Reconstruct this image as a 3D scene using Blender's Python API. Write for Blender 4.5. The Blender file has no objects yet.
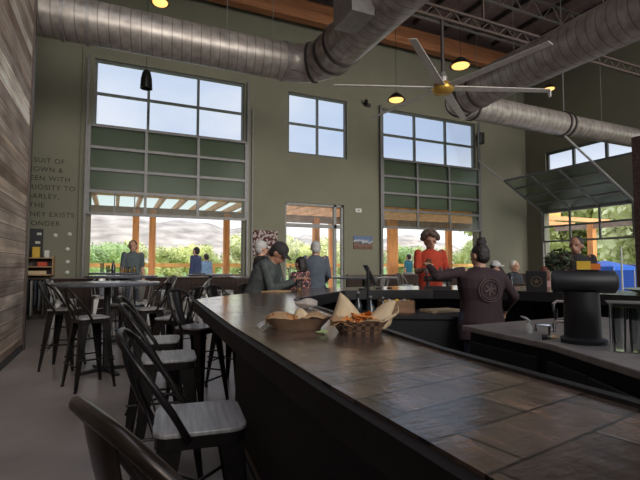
import bpy, bmesh, math, random
from mathutils import Vector, Matrix, Euler
random.seed(7)
C = bpy.context.scene.collection
PI = math.pi
R = math.radians
V = Vector

# ------------------------------------------------------------------ materials
def mat(name, col, rough=.6, metal=0., var=.12, scale=8., bump=0., spec=.5, stretch=(1, 1, 1), emis=None, estr=1., coat=0.):
    m = bpy.data.materials.new(name); m.use_nodes = True
    nt = m.node_tree; b = nt.nodes['Principled BSDF']
    b.inputs['Roughness'].default_value = rough
    b.inputs['Metallic'].default_value = metal
    b.inputs['Specular IOR Level'].default_value = spec
    b.inputs['Coat Weight'].default_value = coat
    tc = nt.nodes.new('ShaderNodeTexCoord'); mp = nt.nodes.new('ShaderNodeMapping')
    mp.inputs['Scale'].default_value = stretch
    nz = nt.nodes.new('ShaderNodeTexNoise'); nz.inputs['Scale'].default_value = scale; nz.inputs['Detail'].default_value = 5
    nt.links.new(tc.outputs['Object'], mp.inputs[0]); nt.links.new(mp.outputs[0], nz.inputs['Vector'])
    rp = nt.nodes.new('ShaderNodeValToRGB')
    rp.color_ramp.elements[0].position = .3; rp.color_ramp.elements[1].position = .7
    rp.color_ramp.elements[0].color = tuple(c * (1 - var) for c in col[:3]) + (1,)
    rp.color_ramp.elements[1].color = tuple(min(1, c * (1 + var)) for c in col[:3]) + (1,)
    nt.links.new(nz.outputs['Fac'], rp.inputs[0]); nt.links.new(rp.outputs[0], b.inputs['Base Color'])
    if bump:
        bp = nt.nodes.new('ShaderNodeBump'); bp.inputs['Strength'].default_value = bump; bp.inputs['Distance'].default_value = .02
        nt.links.new(nz.outputs['Fac'], bp.inputs['Height']); nt.links.new(bp.outputs[0], b.inputs['Normal'])
    if emis:
        b.inputs['Emission Color'].default_value = tuple(emis) + (1,); b.inputs['Emission Strength'].default_value = estr
    return m

def glass(name, tint=(1, 1, 1), refl=1.0, rough=.03):
    m = bpy.data.materials.new(name); m.use_nodes = True; nt = m.node_tree; nt.nodes.clear()
    o = nt.nodes.new('ShaderNodeOutputMaterial'); mx = nt.nodes.new('ShaderNodeMixShader')
    t = nt.nodes.new('ShaderNodeBsdfTransparent'); t.inputs[0].default_value = tuple(tint) + (1,)
    g = nt.nodes.new('ShaderNodeBsdfGlossy'); g.inputs['Roughness'].default_value = rough
    f = nt.nodes.new('ShaderNodeFresnel'); f.inputs[0].default_value = 1.45
    k = nt.nodes.new('ShaderNodeMath'); k.operation = 'MULTIPLY'; k.inputs[1].default_value = refl
    nt.links.new(f.outputs[0], k.inputs[0]); nt.links.new(k.outputs[0], mx.inputs[0])
    nt.links.new(t.outputs[0], mx.inputs[1]); nt.links.new(g.outputs[0], mx.inputs[2]); nt.links.new(mx.outputs[0], o.inputs[0])
    return m

def node_mat(name):
    m = bpy.data.materials.new(name); m.use_nodes = True
    return m, m.node_tree, m.node_tree.nodes['Principled BSDF']

def ramp(nt, stops):
    r = nt.nodes.new('ShaderNodeValToRGB'); e = r.color_ramp.elements
    while len(e) < len(stops): e.new(.5)
    for i, (p, c) in enumerate(stops): e[i].position = p; e[i].color = tuple(c) + (1,)
    return r

def mix(nt, a, b, fac, mode='MIX'):
    n = nt.nodes.new('ShaderNodeMix'); n.data_type = 'RGBA'; n.blend_type = mode
    if isinstance(fac, float): n.inputs[0].default_value = fac
    else: nt.links.new(fac, n.inputs[0])
    for s, i in ((a, 6), (b, 7)):
        if isinstance(s, tuple): n.inputs[i].default_value = s + (1,)
        else: nt.links.new(s, n.inputs[i])
    return n.outputs[2]

def planks_mat():
    m, nt, b = node_mat('weathered_planks')
    tc = nt.nodes.new('ShaderNodeTexCoord'); sp = nt.nodes.new('ShaderNodeSeparateXYZ'); cb = nt.nodes.new('ShaderNodeCombineXYZ')
    nt.links.new(tc.outputs['Object'], sp.inputs[0]); nt.links.new(sp.outputs[1], cb.inputs[0]); nt.links.new(sp.outputs[2], cb.inputs[1])
    br = nt.nodes.new('ShaderNodeTexBrick'); br.inputs['Scale'].default_value = 1.0
    br.inputs['Brick Width'].default_value = 3.2; br.inputs['Row Height'].default_value = .19; br.inputs['Mortar Size'].default_value = .004
    br.offset = .37; br.inputs['Color1'].default_value = (0, 0, 0, 1); br.inputs['Color2'].default_value = (1, 1, 1, 1); br.inputs['Mortar'].default_value = (.5, .5, .5, 1)
    nt.links.new(cb.outputs[0], br.inputs['Vector'])
    r1 = ramp(nt, [(0, (.20, .14, .11)), (.25, (.42, .35, .30)), (.5, (.27, .22, .20)), (.72, (.5, .45, .41)), (.88, (.30, .25, .22)), (1, (.8, .77, .73))])
    nt.links.new(br.outputs['Color'], r1.inputs[0])
    mp = nt.nodes.new('ShaderNodeMapping'); mp.inputs['Scale'].default_value = (1, .13, 9)
    nt.links.new(tc.outputs['Object'], mp.inputs[0])
    nz = nt.nodes.new('ShaderNodeTexNoise'); nz.inputs['Scale'].default_value = 2.6; nz.inputs['Detail'].default_value = 9; nz.inputs['Roughness'].default_value = .7
    nt.links.new(mp.outputs[0], nz.inputs['Vector'])
    r2 = ramp(nt, [(.25, (.55, .5, .46)), (.5, (1.2, 1.15, 1.1)), (.75, (2.1, 2.0, 1.9))])
    nt.links.new(nz.outputs['Fac'], r2.inputs[0])
    c = mix(nt, r1.outputs[0], r2.outputs[0], 1.0, 'MULTIPLY')
    n2 = nt.nodes.new('ShaderNodeTexNoise'); n2.inputs['Scale'].default_value = 3.1; n2.inputs['Detail'].default_value = 6
    m3 = nt.nodes.new('ShaderNodeMapping'); m3.inputs['Scale'].default_value = (1, .3, 1.2); nt.links.new(tc.outputs['Object'], m3.inputs[0]); nt.links.new(m3.outputs[0], n2.inputs['Vector'])
    r3 = ramp(nt, [(.3, (.6, .5, .43)), (.6, (1.35, 1.33, 1.3))])
    nt.links.new(n2.outputs['Fac'], r3.inputs[0])
    c = mix(nt, c, r3.outputs[0], 1.0, 'MULTIPLY')
    c = mix(nt, c, (.02, .015, .012), br.outputs['Fac'])
    nt.links.new(c, b.inputs['Base Color']); b.inputs['Roughness'].default_value = .7
    bp = nt.nodes.new('ShaderNodeBump'); bp.inputs['Strength'].default_value = .5; bp.inputs['Distance'].default_value = .01
    nt.links.new(nz.outputs['Fac'], bp.inputs['Height']); nt.links.new(bp.outputs[0], b.inputs['Normal'])
    return m

def bartop_mat():
    m, nt, b = node_mat('bar_top_surface')
    tc = nt.nodes.new('ShaderNodeTexCoord'); mp = nt.nodes.new('ShaderNodeMapping'); mp.inputs['Rotation'].default_value = (0, 0, R(-9)); mp.inputs['Location'].default_value = (.05, .08, 0)
    nt.links.new(tc.outputs['Object'], mp.inputs[0])
    br = nt.nodes.new('ShaderNodeTexBrick'); br.inputs['Scale'].default_value = 1.0; br.offset = .5; br.squash = .8
    br.inputs['Brick Width'].default_value = .34; br.inputs['Row Height'].default_value = .125; br.inputs['Mortar Size'].default_value = .0038
    br.inputs['Color1'].default_value = (.085, .058, .047, 1); br.inputs['Color2'].default_value = (.20, .125, .09, 1); br.inputs['Mortar'].default_value = (.006, .004, .003, 1)
    nt.links.new(mp.outputs[0], br.inputs['Vector'])
    m2 = nt.nodes.new('ShaderNodeMapping'); m2.inputs['Scale'].default_value = (5, 1.4, 1)
    nt.links.new(tc.outputs['Object'], m2.inputs[0])
    nz = nt.nodes.new('ShaderNodeTexNoise'); nz.inputs['Scale'].default_value = 3.5; nz.inputs['Detail'].default_value = 8; nz.inputs['Roughness'].default_value = .65
    nt.links.new(m2.outputs[0], nz.inputs['Vector'])
    r2 = ramp(nt, [(.3, (.4, .4, .42)), (.55, (1, 1, 1)), (.75, (1.9, 1.7, 1.5))]); nt.links.new(nz.outputs['Fac'], r2.inputs[0])
    c = mix(nt, br.outputs['Color'], r2.outputs[0], 1.0, 'MULTIPLY')
    n4 = nt.nodes.new('ShaderNodeTexNoise'); n4.inputs['Scale'].default_value = 5; n4.inputs['Detail'].default_value = 3
    nt.links.new(tc.outputs['Object'], n4.inputs['Vector']); r4 = ramp(nt, [(.42, (0, 0, 0)), (.56, (1, 1, 1))]); nt.links.new(n4.outputs['Fac'], r4.inputs[0])
    nt.links.new(c, b.inputs['Base Color'])
    n3 = nt.nodes.new('ShaderNodeTexNoise'); n3.inputs['Scale'].default_value = 9; n3.inputs['Detail'].default_value = 6
    nt.links.new(tc.outputs['Object'], n3.inputs['Vector'])
    r3 = ramp(nt, [(.35, (.035, .035, .035)), (.68, (.17, .17, .17))]); nt.links.new(n3.outputs['Fac'], r3.inputs[0])
    nt.links.new(r3.outputs[0], b.inputs['Roughness']); b.inputs['Specular IOR Level'].default_value = 1.0; b.inputs['IOR'].default_value = 1.8
    h = nt.nodes.new('ShaderNodeMath'); h.operation = 'MULTIPLY_ADD'; h.inputs[1].default_value = -1.2
    nt.links.new(br.outputs['Fac'], h.inputs[0]); nt.links.new(nz.outputs['Fac'], h.inputs[2])
    bp = nt.nodes.new('ShaderNodeBump'); bp.inputs['Strength'].default_value = .45; bp.inputs['Distance'].default_value = .004
    n5 = nt.nodes.new('ShaderNodeTexNoise'); n5.inputs['Scale'].default_value = 22; n5.inputs['Detail'].default_value = 7; m5 = nt.nodes.new('ShaderNodeMapping'); m5.inputs['Scale'].default_value = (.5, 2.2, 1); m5.inputs['Rotation'].default_value = (0, 0, R(-9)); nt.links.new(tc.outputs['Object'], m5.inputs[0]); nt.links.new(m5.outputs[0], n5.inputs['Vector'])
    h2 = nt.nodes.new('ShaderNodeMath'); h2.operation = 'MULTIPLY_ADD'; h2.inputs[1].default_value = .5; nt.links.new(n5.outputs['Fac'], h2.inputs[0]); nt.links.new(h.outputs[0], h2.inputs[2])
    nt.links.new(h2.outputs[0], bp.inputs['Height']); nt.links.new(bp.outputs[0], b.inputs['Normal'])
    return m

def stripe_mat(name, c1, c2, axis, freq, rough=.6, bump=.3, metal=0.):
    m, nt, b = node_mat(name)
    tc = nt.nodes.new('ShaderNodeTexCoord')
    w = nt.nodes.new('ShaderNodeTexWave'); w.bands_direction = axis; w.inputs['Scale'].default_value = freq; w.inputs['Distortion'].default_value = 0
    nt.links.new(tc.outputs['Object'], w.inputs['Vector'])
    r = ramp(nt, [(0, c1), (.12, c2), (1, c2)]); nt.links.new(w.outputs['Color'], r.inputs[0])
    nz = nt.nodes.new('ShaderNodeTexNoise'); nz.inputs['Scale'].default_value = 3; nz.inputs['Detail'].default_value = 5
    nt.links.new(tc.outputs['Object'], nz.inputs['Vector'])
    r2 = ramp(nt, [(.3, (.75, .75, .75)), (.7, (1.2, 1.2, 1.2))]); nt.links.new(nz.outputs['Fac'], r2.inputs[0])
    c = mix(nt, r.outputs[0], r2.outputs[0], 1.0, 'MULTIPLY')
    nt.links.new(c, b.inputs['Base Color']); b.inputs['Roughness'].default_value = rough; b.inputs['Metallic'].default_value = metal
    bp = nt.nodes.new('ShaderNodeBump'); bp.inputs['Strength'].default_value = bump; bp.inputs['Distance'].default_value = .02
    nt.links.new(r.outputs[0], bp.inputs['Height']); nt.links.new(bp.outputs[0], b.inputs['Normal'])
    return m

M = {}
M['wall'] = mat('sage_wall', (.21, .205, .15), .85, var=.05, scale=1.5)
M['planks'] = planks_mat()
M['floor'] = mat('stained_concrete', (.33, .275, .25), .3, var=.25, scale=1.2, bump=.03)
M['deck_ceiling'] = stripe_mat('roof_deck', (.09, .065, .065), (.27, .19, .185), 'X', 3.2, .6, .6)
M['wainscot'] = stripe_mat('dark_wainscot', (.010, .007, .006), (.04, .022, .016), 'X', 2.2, .85, .3)
M['black_trim'] = mat('black_trim', (.02, .018, .018), .5)
M['brown_trim'] = mat('brown_trim', (.07, .045, .035), .5)
M['frame_dark'] = mat('dark_window_frame', (.10, .11, .11), .4, .3)
M['frame_silver'] = mat('silver_frame', (.16, .155, .155), .45, .3)
M['frame_white'] = mat('white_frame', (.27, .27, .26), .5)
M['glass'] = glass('clear_pane', (1, 1, 1), .2, .22)
M['glass_tint'] = glass('tinted_pane', (.76, .82, .79), .2, .22)
M['glulam'] = mat('glulam_wood', (.42, .17, .075), .55, var=.25, scale=3, stretch=(.4, 6, 6))
M['cedar'] = mat('cedar_post', (.80, .34, .11), .6, var=.25, scale=4, stretch=(6, 6, .5))
M['rafter'] = mat('rafter_wood', (.85, .44, .19), .6, var=.15, scale=4)
M['cedar_grey'] = mat('weathered_cedar', (.38, .29, .23), .7, var=.25, scale=4)
M['rail'] = mat('rail_wood', (.88, .50, .15), .6, var=.15, scale=4)
M['steel_dark'] = mat('dark_steel', (.06, .05, .05), .5, .4)
M['steel_grey'] = mat('grey_steel', (.30, .28, .27), .45, .6)
M['duct'] = None
M['bartop'] = bartop_mat()
M['bar_edge'] = mat('bar_edge_wood', (.012, .009, .008), .6, spec=.25, var=.3, scale=10, bump=.1)
M['bar_front'] = stripe_mat('beadboard', (.003, .003, .003), (.016, .014, .015), 'Y', 14, .6, .5)
M['stool'] = mat('gunmetal_stool', (.024, .02, .019), .32, .6, var=.35, scale=9)
M['stool_bronze'] = mat('worn_bronze_stool', (.045, .033, .026), .28, .7, var=.45, scale=7)
M['stool_silver'] = mat('galvanised_stool', (.34, .33, .31), .4, .7, var=.2)
M['seat_wood'] = mat('grey_wood_seat', (.30, .28, .275), .36, var=.3, scale=4, stretch=(1, 14, 1), bump=.15)
M['table_top'] = mat('blue_black_table_top', (.10, .10, .115), .22, var=.2)
M['table_leg'] = mat('black_table_leg', (.02, .02, .02), .45, .3)
M['bar_steel'] = mat('stainless_counter', (.30, .26, .24), .35, .2, var=.2, scale=12)
M['cab_black'] = mat('black_cabinet', (.014, .013, .014), .4)
M['chrome'] = mat('chrome', (.65, .65, .66), .15, 1.)
M['black_plastic'] = mat('black_plastic', (.012, .011, .012), .5)
M['kraft'] = mat('kraft_paper', (.50, .30, .15), .7, var=.15, scale=20)
M['kraft_dark'] = mat('kraft_tray', (.23, .14, .085), .6, var=.2, scale=20)
M['parchment'] = mat('parchment', (.68, .50, .30), .6, var=.15, scale=14)
M['chips'] = mat('orange_chips', (.72, .24, .04), .55, var=.35, scale=60, bump=.5)
M['food'] = mat('fried_food', (.45, .19, .06), .6, var=.5, scale=50, bump=.6)
M['lettuce'] = mat('lettuce', (.35, .42, .18), .5, var=.3, scale=40)
M['napkin'] = mat('crumpled_napkin', (.42, .36, .31), .8, var=.2, scale=30, bump=.8)
M['paper_white'] = mat('white_paper', (.75, .73, .70), .8)
M['wood_box'] = mat('brown_wood_box', (.24, .12, .06), .55, var=.3, scale=8, stretch=(1, 8, 8))
M['white_glaze'] = mat('white_glaze', (.62, .60, .56), .3)
M['drink_glass'] = glass('drink_glass', (.84, .86, .86), 4.0)
M['beer'] = mat('amber_beer', (.85, .45, .04), .2, var=.1)
M['skin'] = mat('skin', (.52, .29, .20), .5, var=.1, scale=12)
M['skin_tan'] = mat('tanned_skin', (.34, .17, .11), .5, var=.1, scale=12)
M['hair_dark'] = mat('dark_hair', (.02, .014, .012), .5, var=.5, scale=50, bump=.6)
M['hair_curl'] = mat('curly_brown_hair', (.09, .055, .04), .6, var=.5, scale=60, bump=.9)
M['hair_grey'] = mat('grey_hair', (.42, .40, .38), .6, var=.3, scale=60, bump=.6)
M['hair_red'] = mat('auburn_hair', (.17, .06, .035), .6, var=.4, scale=60, bump=.6)
M['hair_white'] = mat('white_hair', (.75, .70, .63), .6, var=.2, scale=60, bump=.6)
M['leaf'] = mat('spring_leaves', (.72, .78, .30), .7, var=.45, scale=.35)
M['leaf2'] = mat('mid_green_leaves', (.50, .64, .26), .7, var=.45, scale=.35)
M['leaf3'] = mat('olive_leaves', (.74, .74, .40), .7, var=.4, scale=.35)
M['bark'] = mat('bark', (.12, .09, .07), .9)
M['grass'] = mat('meadow_grass', (.22, .32, .09), .9, var=.4, scale=.4)
M['hill'] = mat('dry_hillside', (.40, .345, .29), .95, var=.4, scale=.09, stretch=(1, 1, 3))
M['eye'] = mat('dark_eye', (.02, .015, .01), .2)
M['patio'] = mat('patio_concrete', (.66, .62, .57), .8)
M['ledge'] = mat('ledge_wood', (.13, .09, .07), .35, var=.25, scale=8, stretch=(.5, 5, 5))
M['brick'] = mat('rough_brick_column', (.09, .05, .042), .85, var=.6, scale=14, bump=.8)

def duct_mat(name, axis):
    m, nt, b = node_mat(name)
    tc = nt.nodes.new('ShaderNodeTexCoord')
    w = nt.nodes.new('ShaderNodeTexWave'); w.bands_direction = axis; w.inputs['Scale'].default_value = 1.75; w.inputs['Distortion'].default_value = 0
    mp = nt.nodes.new('ShaderNodeMapping')
    mp.inputs['Rotation'].default_value = (0, 0, R(7)) ; nt.links.new(tc.outputs['Object'], mp.inputs[0]); nt.links.new(mp.outputs[0], w.inputs['Vector'])
    r = ramp(nt, [(0, (.20, .18, .17)), (.05, (.40, .365, .34)), (1, (.40, .365, .34))]); nt.links.new(w.outputs['Color'], r.inputs[0])
    nz = nt.nodes.new('ShaderNodeTexNoise'); nz.inputs['Scale'].default_value = 5; nz.inputs['Detail'].default_value = 6
    nt.links.new(tc.outputs['Object'], nz.inputs['Vector'])
    r2 = ramp(nt, [(.3, (.65, .62, .60)), (.7, (1.15, 1.12, 1.1))]); nt.links.new(nz.outputs['Fac'], r2.inputs[0])
    c = mix(nt, r.outputs[0], r2.outputs[0], 1.0, 'MULTIPLY'); nt.links.new(c, b.inputs['Base Color'])
    b.inputs['Roughness'].default_value = .40; b.inputs['Metallic'].default_value = .45
    bp = nt.nodes.new('ShaderNodeBump'); bp.inputs['Strength'].default_value = .15; bp.inputs['Distance'].default_value = .02
    nt.links.new(r.outputs[0], bp.inputs['Height']); nt.links.new(bp.outputs[0], b.inputs['Normal'])
    return m
M['duct_x'] = duct_mat('spiral_duct_metal_x', 'X')
M['duct_y'] = duct_mat('spiral_duct_metal_y', 'Y')

# ------------------------------------------------------------------ mesh builder
class MB:
    def __init__(s): s.v = []; s.f = []; s.m = []; s.cur = 0
    def add(s, vs, fs):
        n = len(s.v); s.v += [tuple(v) for v in vs]; s.f += [tuple(i + n for i in f) for f in fs]; s.m += [s.cur] * len(fs); return s
    def box(s, c, d, rot=None):
        x, y, z = d[0] / 2, d[1] / 2, d[2] / 2
        p = [V((a * x, b * y, e * z)) for a in (-1, 1) for b in (-1, 1) for e in (-1, 1)]
        if rot is not None: p = [rot @ q for q in p]
        return s.add([q + V(c) for q in p], [(0, 1, 3, 2), (4, 6, 7, 5), (0, 4, 5, 1), (2, 3, 7, 6), (0, 2, 6, 4), (1, 5, 7, 3)])
    def b2(s, lo, hi): return s.box([(a + b) / 2 for a, b in zip(lo, hi)], [b - a for a, b in zip(lo, hi)])
    def bar(s, a, b, w, h, up=(0, 0, 1), w2=None, h2=None):      # rectangular bar from a to b
        a = V(a); b = V(b); d = (b - a).normalized(); u = V(up)
        x = d.cross(u)
        if x.length < 1e-4: x = d.cross(V((1, 0, 0)))
        x.normalize(); y = x.cross(d).normalized(); w2 = w if w2 is None else w2; h2 = h if h2 is None else h2
        vs = [a + x * (i * w / 2) + y * (j * h / 2) for i, j in ((-1, -1), (1, -1), (1, 1), (-1, 1))] + [b + x * (i * w2 / 2) + y * (j * h2 / 2) for i, j in ((-1, -1), (1, -1), (1, 1), (-1, 1))]
        return s.add(vs, [(3, 2, 1, 0), (4, 5, 6, 7), (0, 1, 5, 4), (1, 2, 6, 5), (2, 3, 7, 6), (3, 0, 4, 7)])
    def tube(s, path, r, n=10, caps=True, flat=None):
        P = [V(p) for p in path]; rs = r if isinstance(r, (list, tuple)) else [r] * len(P)
        vs = []; fs = []; prev = None
        for i, p in enumerate(P):
            t = (P[min(i + 1, len(P) - 1)] - P[max(i - 1, 0)]).normalized()
            if prev is None:
                a = t.cross(V((0, 0, 1)))
                if a.length < .05: a = t.cross(V((0, 1, 0)))
                a.normalize()
            else:
                a = (prev - t * prev.dot(t)).normalized()
            prev = a; bb = t.cross(a)
            for k in range(n):
                th = 2 * PI * k / n; vs.append(p + a * (math.cos(th) * rs[i]) + bb * (math.sin(th) * rs[i] * (flat or 1)))
        for i in range(len(P) - 1):
            for k in range(n):
                k2 = (k + 1) % n; fs.append((i * n + k, i * n + k2, (i + 1) * n + k2, (i + 1) * n + k))
        if caps: fs.append(tuple(reversed(range(n)))); fs.append(tuple(range((len(P) - 1) * n, len(P) * n)))
        return s.add(vs, fs)
    def cyl(s, c, r, h, n=24, r2=None): return s.lathe([(0, 0), (r, 0), (r if r2 is None else r2, h), (0, h)], c, n)
    def lathe(s, prof, c=(0, 0, 0), n=24, rot=None):
        vs = []; fs = []
        for (r, z) in prof:
            for k in range(n):
                q = V((r * math.cos(2 * PI * k / n), r * math.sin(2 * PI * k / n), z))
                if rot is not None: q = rot @ q
                vs.append(q + V(c))
        for i in range(len(prof) - 1):
            for k in range(n):
                k2 = (k + 1) % n; fs.append((i * n + k, i * n + k2, (i + 1) * n + k2, (i + 1) * n + k))
        return s.add(vs, fs)
    def prism(s, poly, z0, z1):
        n = len(poly); vs = [(x, y, z0) for x, y in poly] + [(x, y, z1) for x, y in poly]
        return s.add(vs, [tuple(reversed(range(n))), tuple(range(n, 2 * n))] + [(i, (i + 1) % n, n + (i + 1) % n, n + i) for i in range(n)])
    def ell(s, c, r, rot=None, nu=16, nv=10):
        vs = []; fs = []
        for j in range(nv + 1):
            ph = PI * j / nv
            for i in range(nu):
                th = 2 * PI * i / nu
                q = V((r[0] * math.sin(ph) * math.cos(th), r[1] * math.sin(ph) * math.sin(th), -r[2] * math.cos(ph)))
                if rot is not None: q = rot @ q
                vs.append(q + V(c))
        for j in range(nv):
            for i in range(nu):
                i2 = (i + 1) % nu; fs.append((j * nu + i, j * nu + i2, (j + 1) * nu + i2, (j + 1) * nu + i))
        return s.add(vs, fs)
    def cap(s, a, b, r1, r2, n=12):                              # tapered capsule
        a = V(a); b = V(b); d = (b - a); L = max(d.length, 1e-5); d = d / L
        q = V((0, 0, 1)).rotation_difference(d).to_matrix()
        prof = [(r1 * math.sin(t), -r1 * math.cos(t)) for t in [i * PI / 8 for i in range(5)]] + [(r2 * math.cos(t), L + r2 * math.sin(t)) for t in [i * PI / 8 for i in range(5)]]
        return s.lathe([(max(x, 1e-4), z) for x, z in prof], a, n, q)
    def chain(s, pts, rs):
        for i in range(len(pts) - 1): s.cap(pts[i], pts[i + 1], rs[i], rs[i + 1])
        return s
    def loft(s, rings, xf=None, n=20):                           # rings: (cx, cy, z, rx, ry)
        vs = []; fs = []
        for (cx, cy, z, rx, ry) in rings:
            for k in range(n):
                t = 2 * PI * k / n; q = V((cx + rx * math.cos(t), cy + ry * math.sin(t), z)); vs.append(xf @ q if xf is not None else q)
        for i in range(len(rings) - 1):
            for k in range(n):
                k2 = (k + 1) % n; fs.append((i * n + k, i * n + k2, (i + 1) * n + k2, (i + 1) * n + k))
        fs.append(tuple(reversed(range(n)))); fs.append(tuple(range((len(rings) - 1) * n, len(rings) * n)))
        return s.add(vs, fs)
    def shift(s, d): s.v = [(x + d[0], y + d[1], z + d[2]) for x, y, z in s.v]; return s
    def mesh(s, name, smooth=False, weld=False):
        me = bpy.data.meshes.new(name); me.from_pydata(s.v, [], s.f)
        bm = bmesh.new(); bm.from_mesh(me)
        if weld: bmesh.ops.remove_doubles(bm, verts=bm.verts, dist=1e-5)
        bmesh.ops.recalc_face_normals(bm, faces=bm.faces); bm.to_mesh(me); bm.free()
        if smooth:
            for p in me.polygons: p.use_smooth = True
        return me

def build(mb, name, m, parent=None, smooth=False, world=False, bevel=0, auto=False, mats=None):
    if world and parent is not None: mb.shift([-a for a in parent.location])
    me = mb.mesh(name, smooth, weld=smooth)
    if mats:
        for q in mats: me.materials.append(q)
        if not smooth:
            for p, k in zip(me.polygons, mb.m): p.material_index = k
    else: me.materials.append(m)
    o = bpy.data.objects.new(name, me); C.objects.link(o)
    if parent is not None: o.parent = parent
    if bevel:
        b = o.modifiers.new('bevel', 'BEVEL'); b.width = bevel; b.segments = 2; b.limit_method = 'ANGLE'
    if auto:
        me.shade_auto = True if hasattr(me, 'shade_auto') else None
    return o
def autosmooth(o, ang=40):
    me = o.data
    bm = bmesh.new(); bm.from_mesh(me)
    for e in bm.edges:
        if len(e.link_faces) == 2: e.smooth = e.calc_face_angle(0) < R(ang)
    for f in bm.faces: f.smooth = True
    bm.to_mesh(me); bm.free(); return o
def tag(o, label=None, cat=None, group=None, kind=None):
    if label: o['label'] = label
    if cat: o['category'] = cat
    if group: o['group'] = group
    if kind: o['kind'] = kind
    return o
def thing(name, label, cat, loc=(0, 0, 0), rz=0, group=None):
    o = bpy.data.objects.new(name, None); C.objects.link(o); o.empty_display_size = .1
    o.location = loc; o.rotation_euler = (0, 0, rz); return tag(o, label, cat, group)
def struct(name, mb, m, **k): return tag(build(mb, name, m, **k), kind='structure')
def sroot(name, loc=(0, 0, 0)):
    o = bpy.data.objects.new(name, None); C.objects.link(o); o.location = loc; return tag(o, kind='structure')
KIDS = {}
def dup(o, loc=None, rz=None, label=None, parent=None):
    c = o.copy(); C.objects.link(c)
    if parent is not None: c.parent = parent
    if loc is not None: c.location = loc
    if rz is not None: c.rotation_euler = (0, 0, rz)
    if label: c['label'] = label
    for ch in [k for k in bpy.data.objects if k.parent == o]: dup(ch, parent=c)
    return c

# ------------------------------------------------------------------ camera
cam = bpy.data.cameras.new('camera'); co = bpy.data.objects.new('camera', cam); C.objects.link(co)
co.location = (0, 0, 1.36); co.rotation_euler = (R(93.2), 0, R(-24.6))
cam.sensor_width = 36; cam.lens = 447 / 640 * 36; cam.clip_end = 2000; cam.clip_start = .05
bpy.context.scene.camera = co

# ------------------------------------------------------------------ setting
ZC = 10.1; XL = -4.2; XR = 15.6; YB = 13.3; YN = -3.5
struct('floor', MB().b2((XL, YN, -.1), (XR + .3, YB + .3, 0)), M['floor'])
FILL_SLOTS = [(-.9, .9), (12.2, 14.6)]; cb_ = MB().b2((XL, YN, ZC), (XR + .3, -2.9, ZC + .2)).b2((XL, 5.2, ZC), (XR + .3, YB + .3, ZC + .2)); xs_ = [XL] + [q for p in FILL_SLOTS for q in p] + [XR + .3]  # unseen roof openings, added to drop fill daylight on floor and bar
for k in range(0, len(xs_), 2): cb_.b2((xs_[k], -2.9, ZC), (xs_[k + 1], 5.2, ZC + .2))
struct('ceiling', cb_, M['deck_ceiling'])
def holed(fixed, t, u0, u1, z0, z1, holes, axis):
    us = sorted(set([u0, u1] + [h[0] for h in holes] + [h[1] for h in holes])); zs = sorted(set([z0, z1] + [h[2] for h in holes] + [h[3] for h in holes]))
    mb = MB()
    for a, b in zip(us, us[1:]):
        run = None
        for c, d in zip(zs, zs[1:]):
            um, zm = (a + b) / 2, (c + d) / 2
            if any(h[0] < um < h[1] and h[2] < zm < h[3] for h in holes): continue
            if axis == 'y': mb.b2((a, fixed, c), (b, fixed + t, d))
            else: mb.b2((fixed, a, c), (fixed + t, b, d))
    return mb
W1 = (-.62, 3.52); W3 = (8.53, 12.85)
struct('wall_back', holed(YB, .25, XL, XR + .3, 0, ZC, [(W1[0], W1[1], 5.1, 6.97), (W1[0], W1[1], 1.03, 3.42), (4.95, 7.1, 4.95, 6.97), (4.88, 6.98, 0, 3.37), (W3[0], W3[1], 5.1, 6.95), (W3[0], W3[1], 1.03, 3.45)], 'y'), M['wall'])
WY = (9.0, 12.46)
struct('wall_right', holed(XR, .25, YN, YB, 0, ZC, [(WY[0], WY[1], .3, 3.42), (6.0, 12.35, 5.05, 5.85), (-3.0, 5.5, .3, 7.0)], 'x'), M['wall'])  # last hole is an added opening out of view, admits fill daylight
struct('wall_partition', MB().b2((-1.5, YN, 0), (-1.32, 8.52, ZC)), M['planks'])
struct('trim_partition_end', MB().b2((-1.52, 8.52, 0), (-1.29, 8.64, ZC)), M['brown_trim'])
struct('wall_left', MB().b2((XL - .2, YN, 0), (XL, YB, ZC)), M['wall'])
struct('wall_near', holed(YN - .2, .2, XL, XR + .3, 0, ZC, [(-1.0, 4.8, 3.0, 7.3), (5.1, 10.3, 3.4, 8.6), (10.6, 15.2, 3.4, 8.6)], 'y'), M['wall'])  # high openings invented behind the camera, shaped to send sun over the bar
# wainscot and ledge below the openings
wb = MB()
for a, b in ((XL, 4.8), (7.05, XR)): wb.b2((a, YB - .06, .1), (b, YB, 1.0))
struct('trim_wainscot', wb, M['wainscot'])
lb = MB()
for a, b in ((XL, 4.8), (7.05, XR)): lb.b2((a, YB - .16, 1.0), (b, YB + .02, 1.035))
struct('trim_ledge', lb, M['ledge'])
bb = MB()
for a, b in ((XL, 4.8), (7.05, XR)): bb.b2((a, YB - .08, 0), (b, YB, .12))
struct('baseboard_back', bb, M['black_trim'])
struct('baseboard_partition', MB().b2((-1.32, YN, 0), (-1.305, 8.52, .1)), M['black_trim'])

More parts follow.
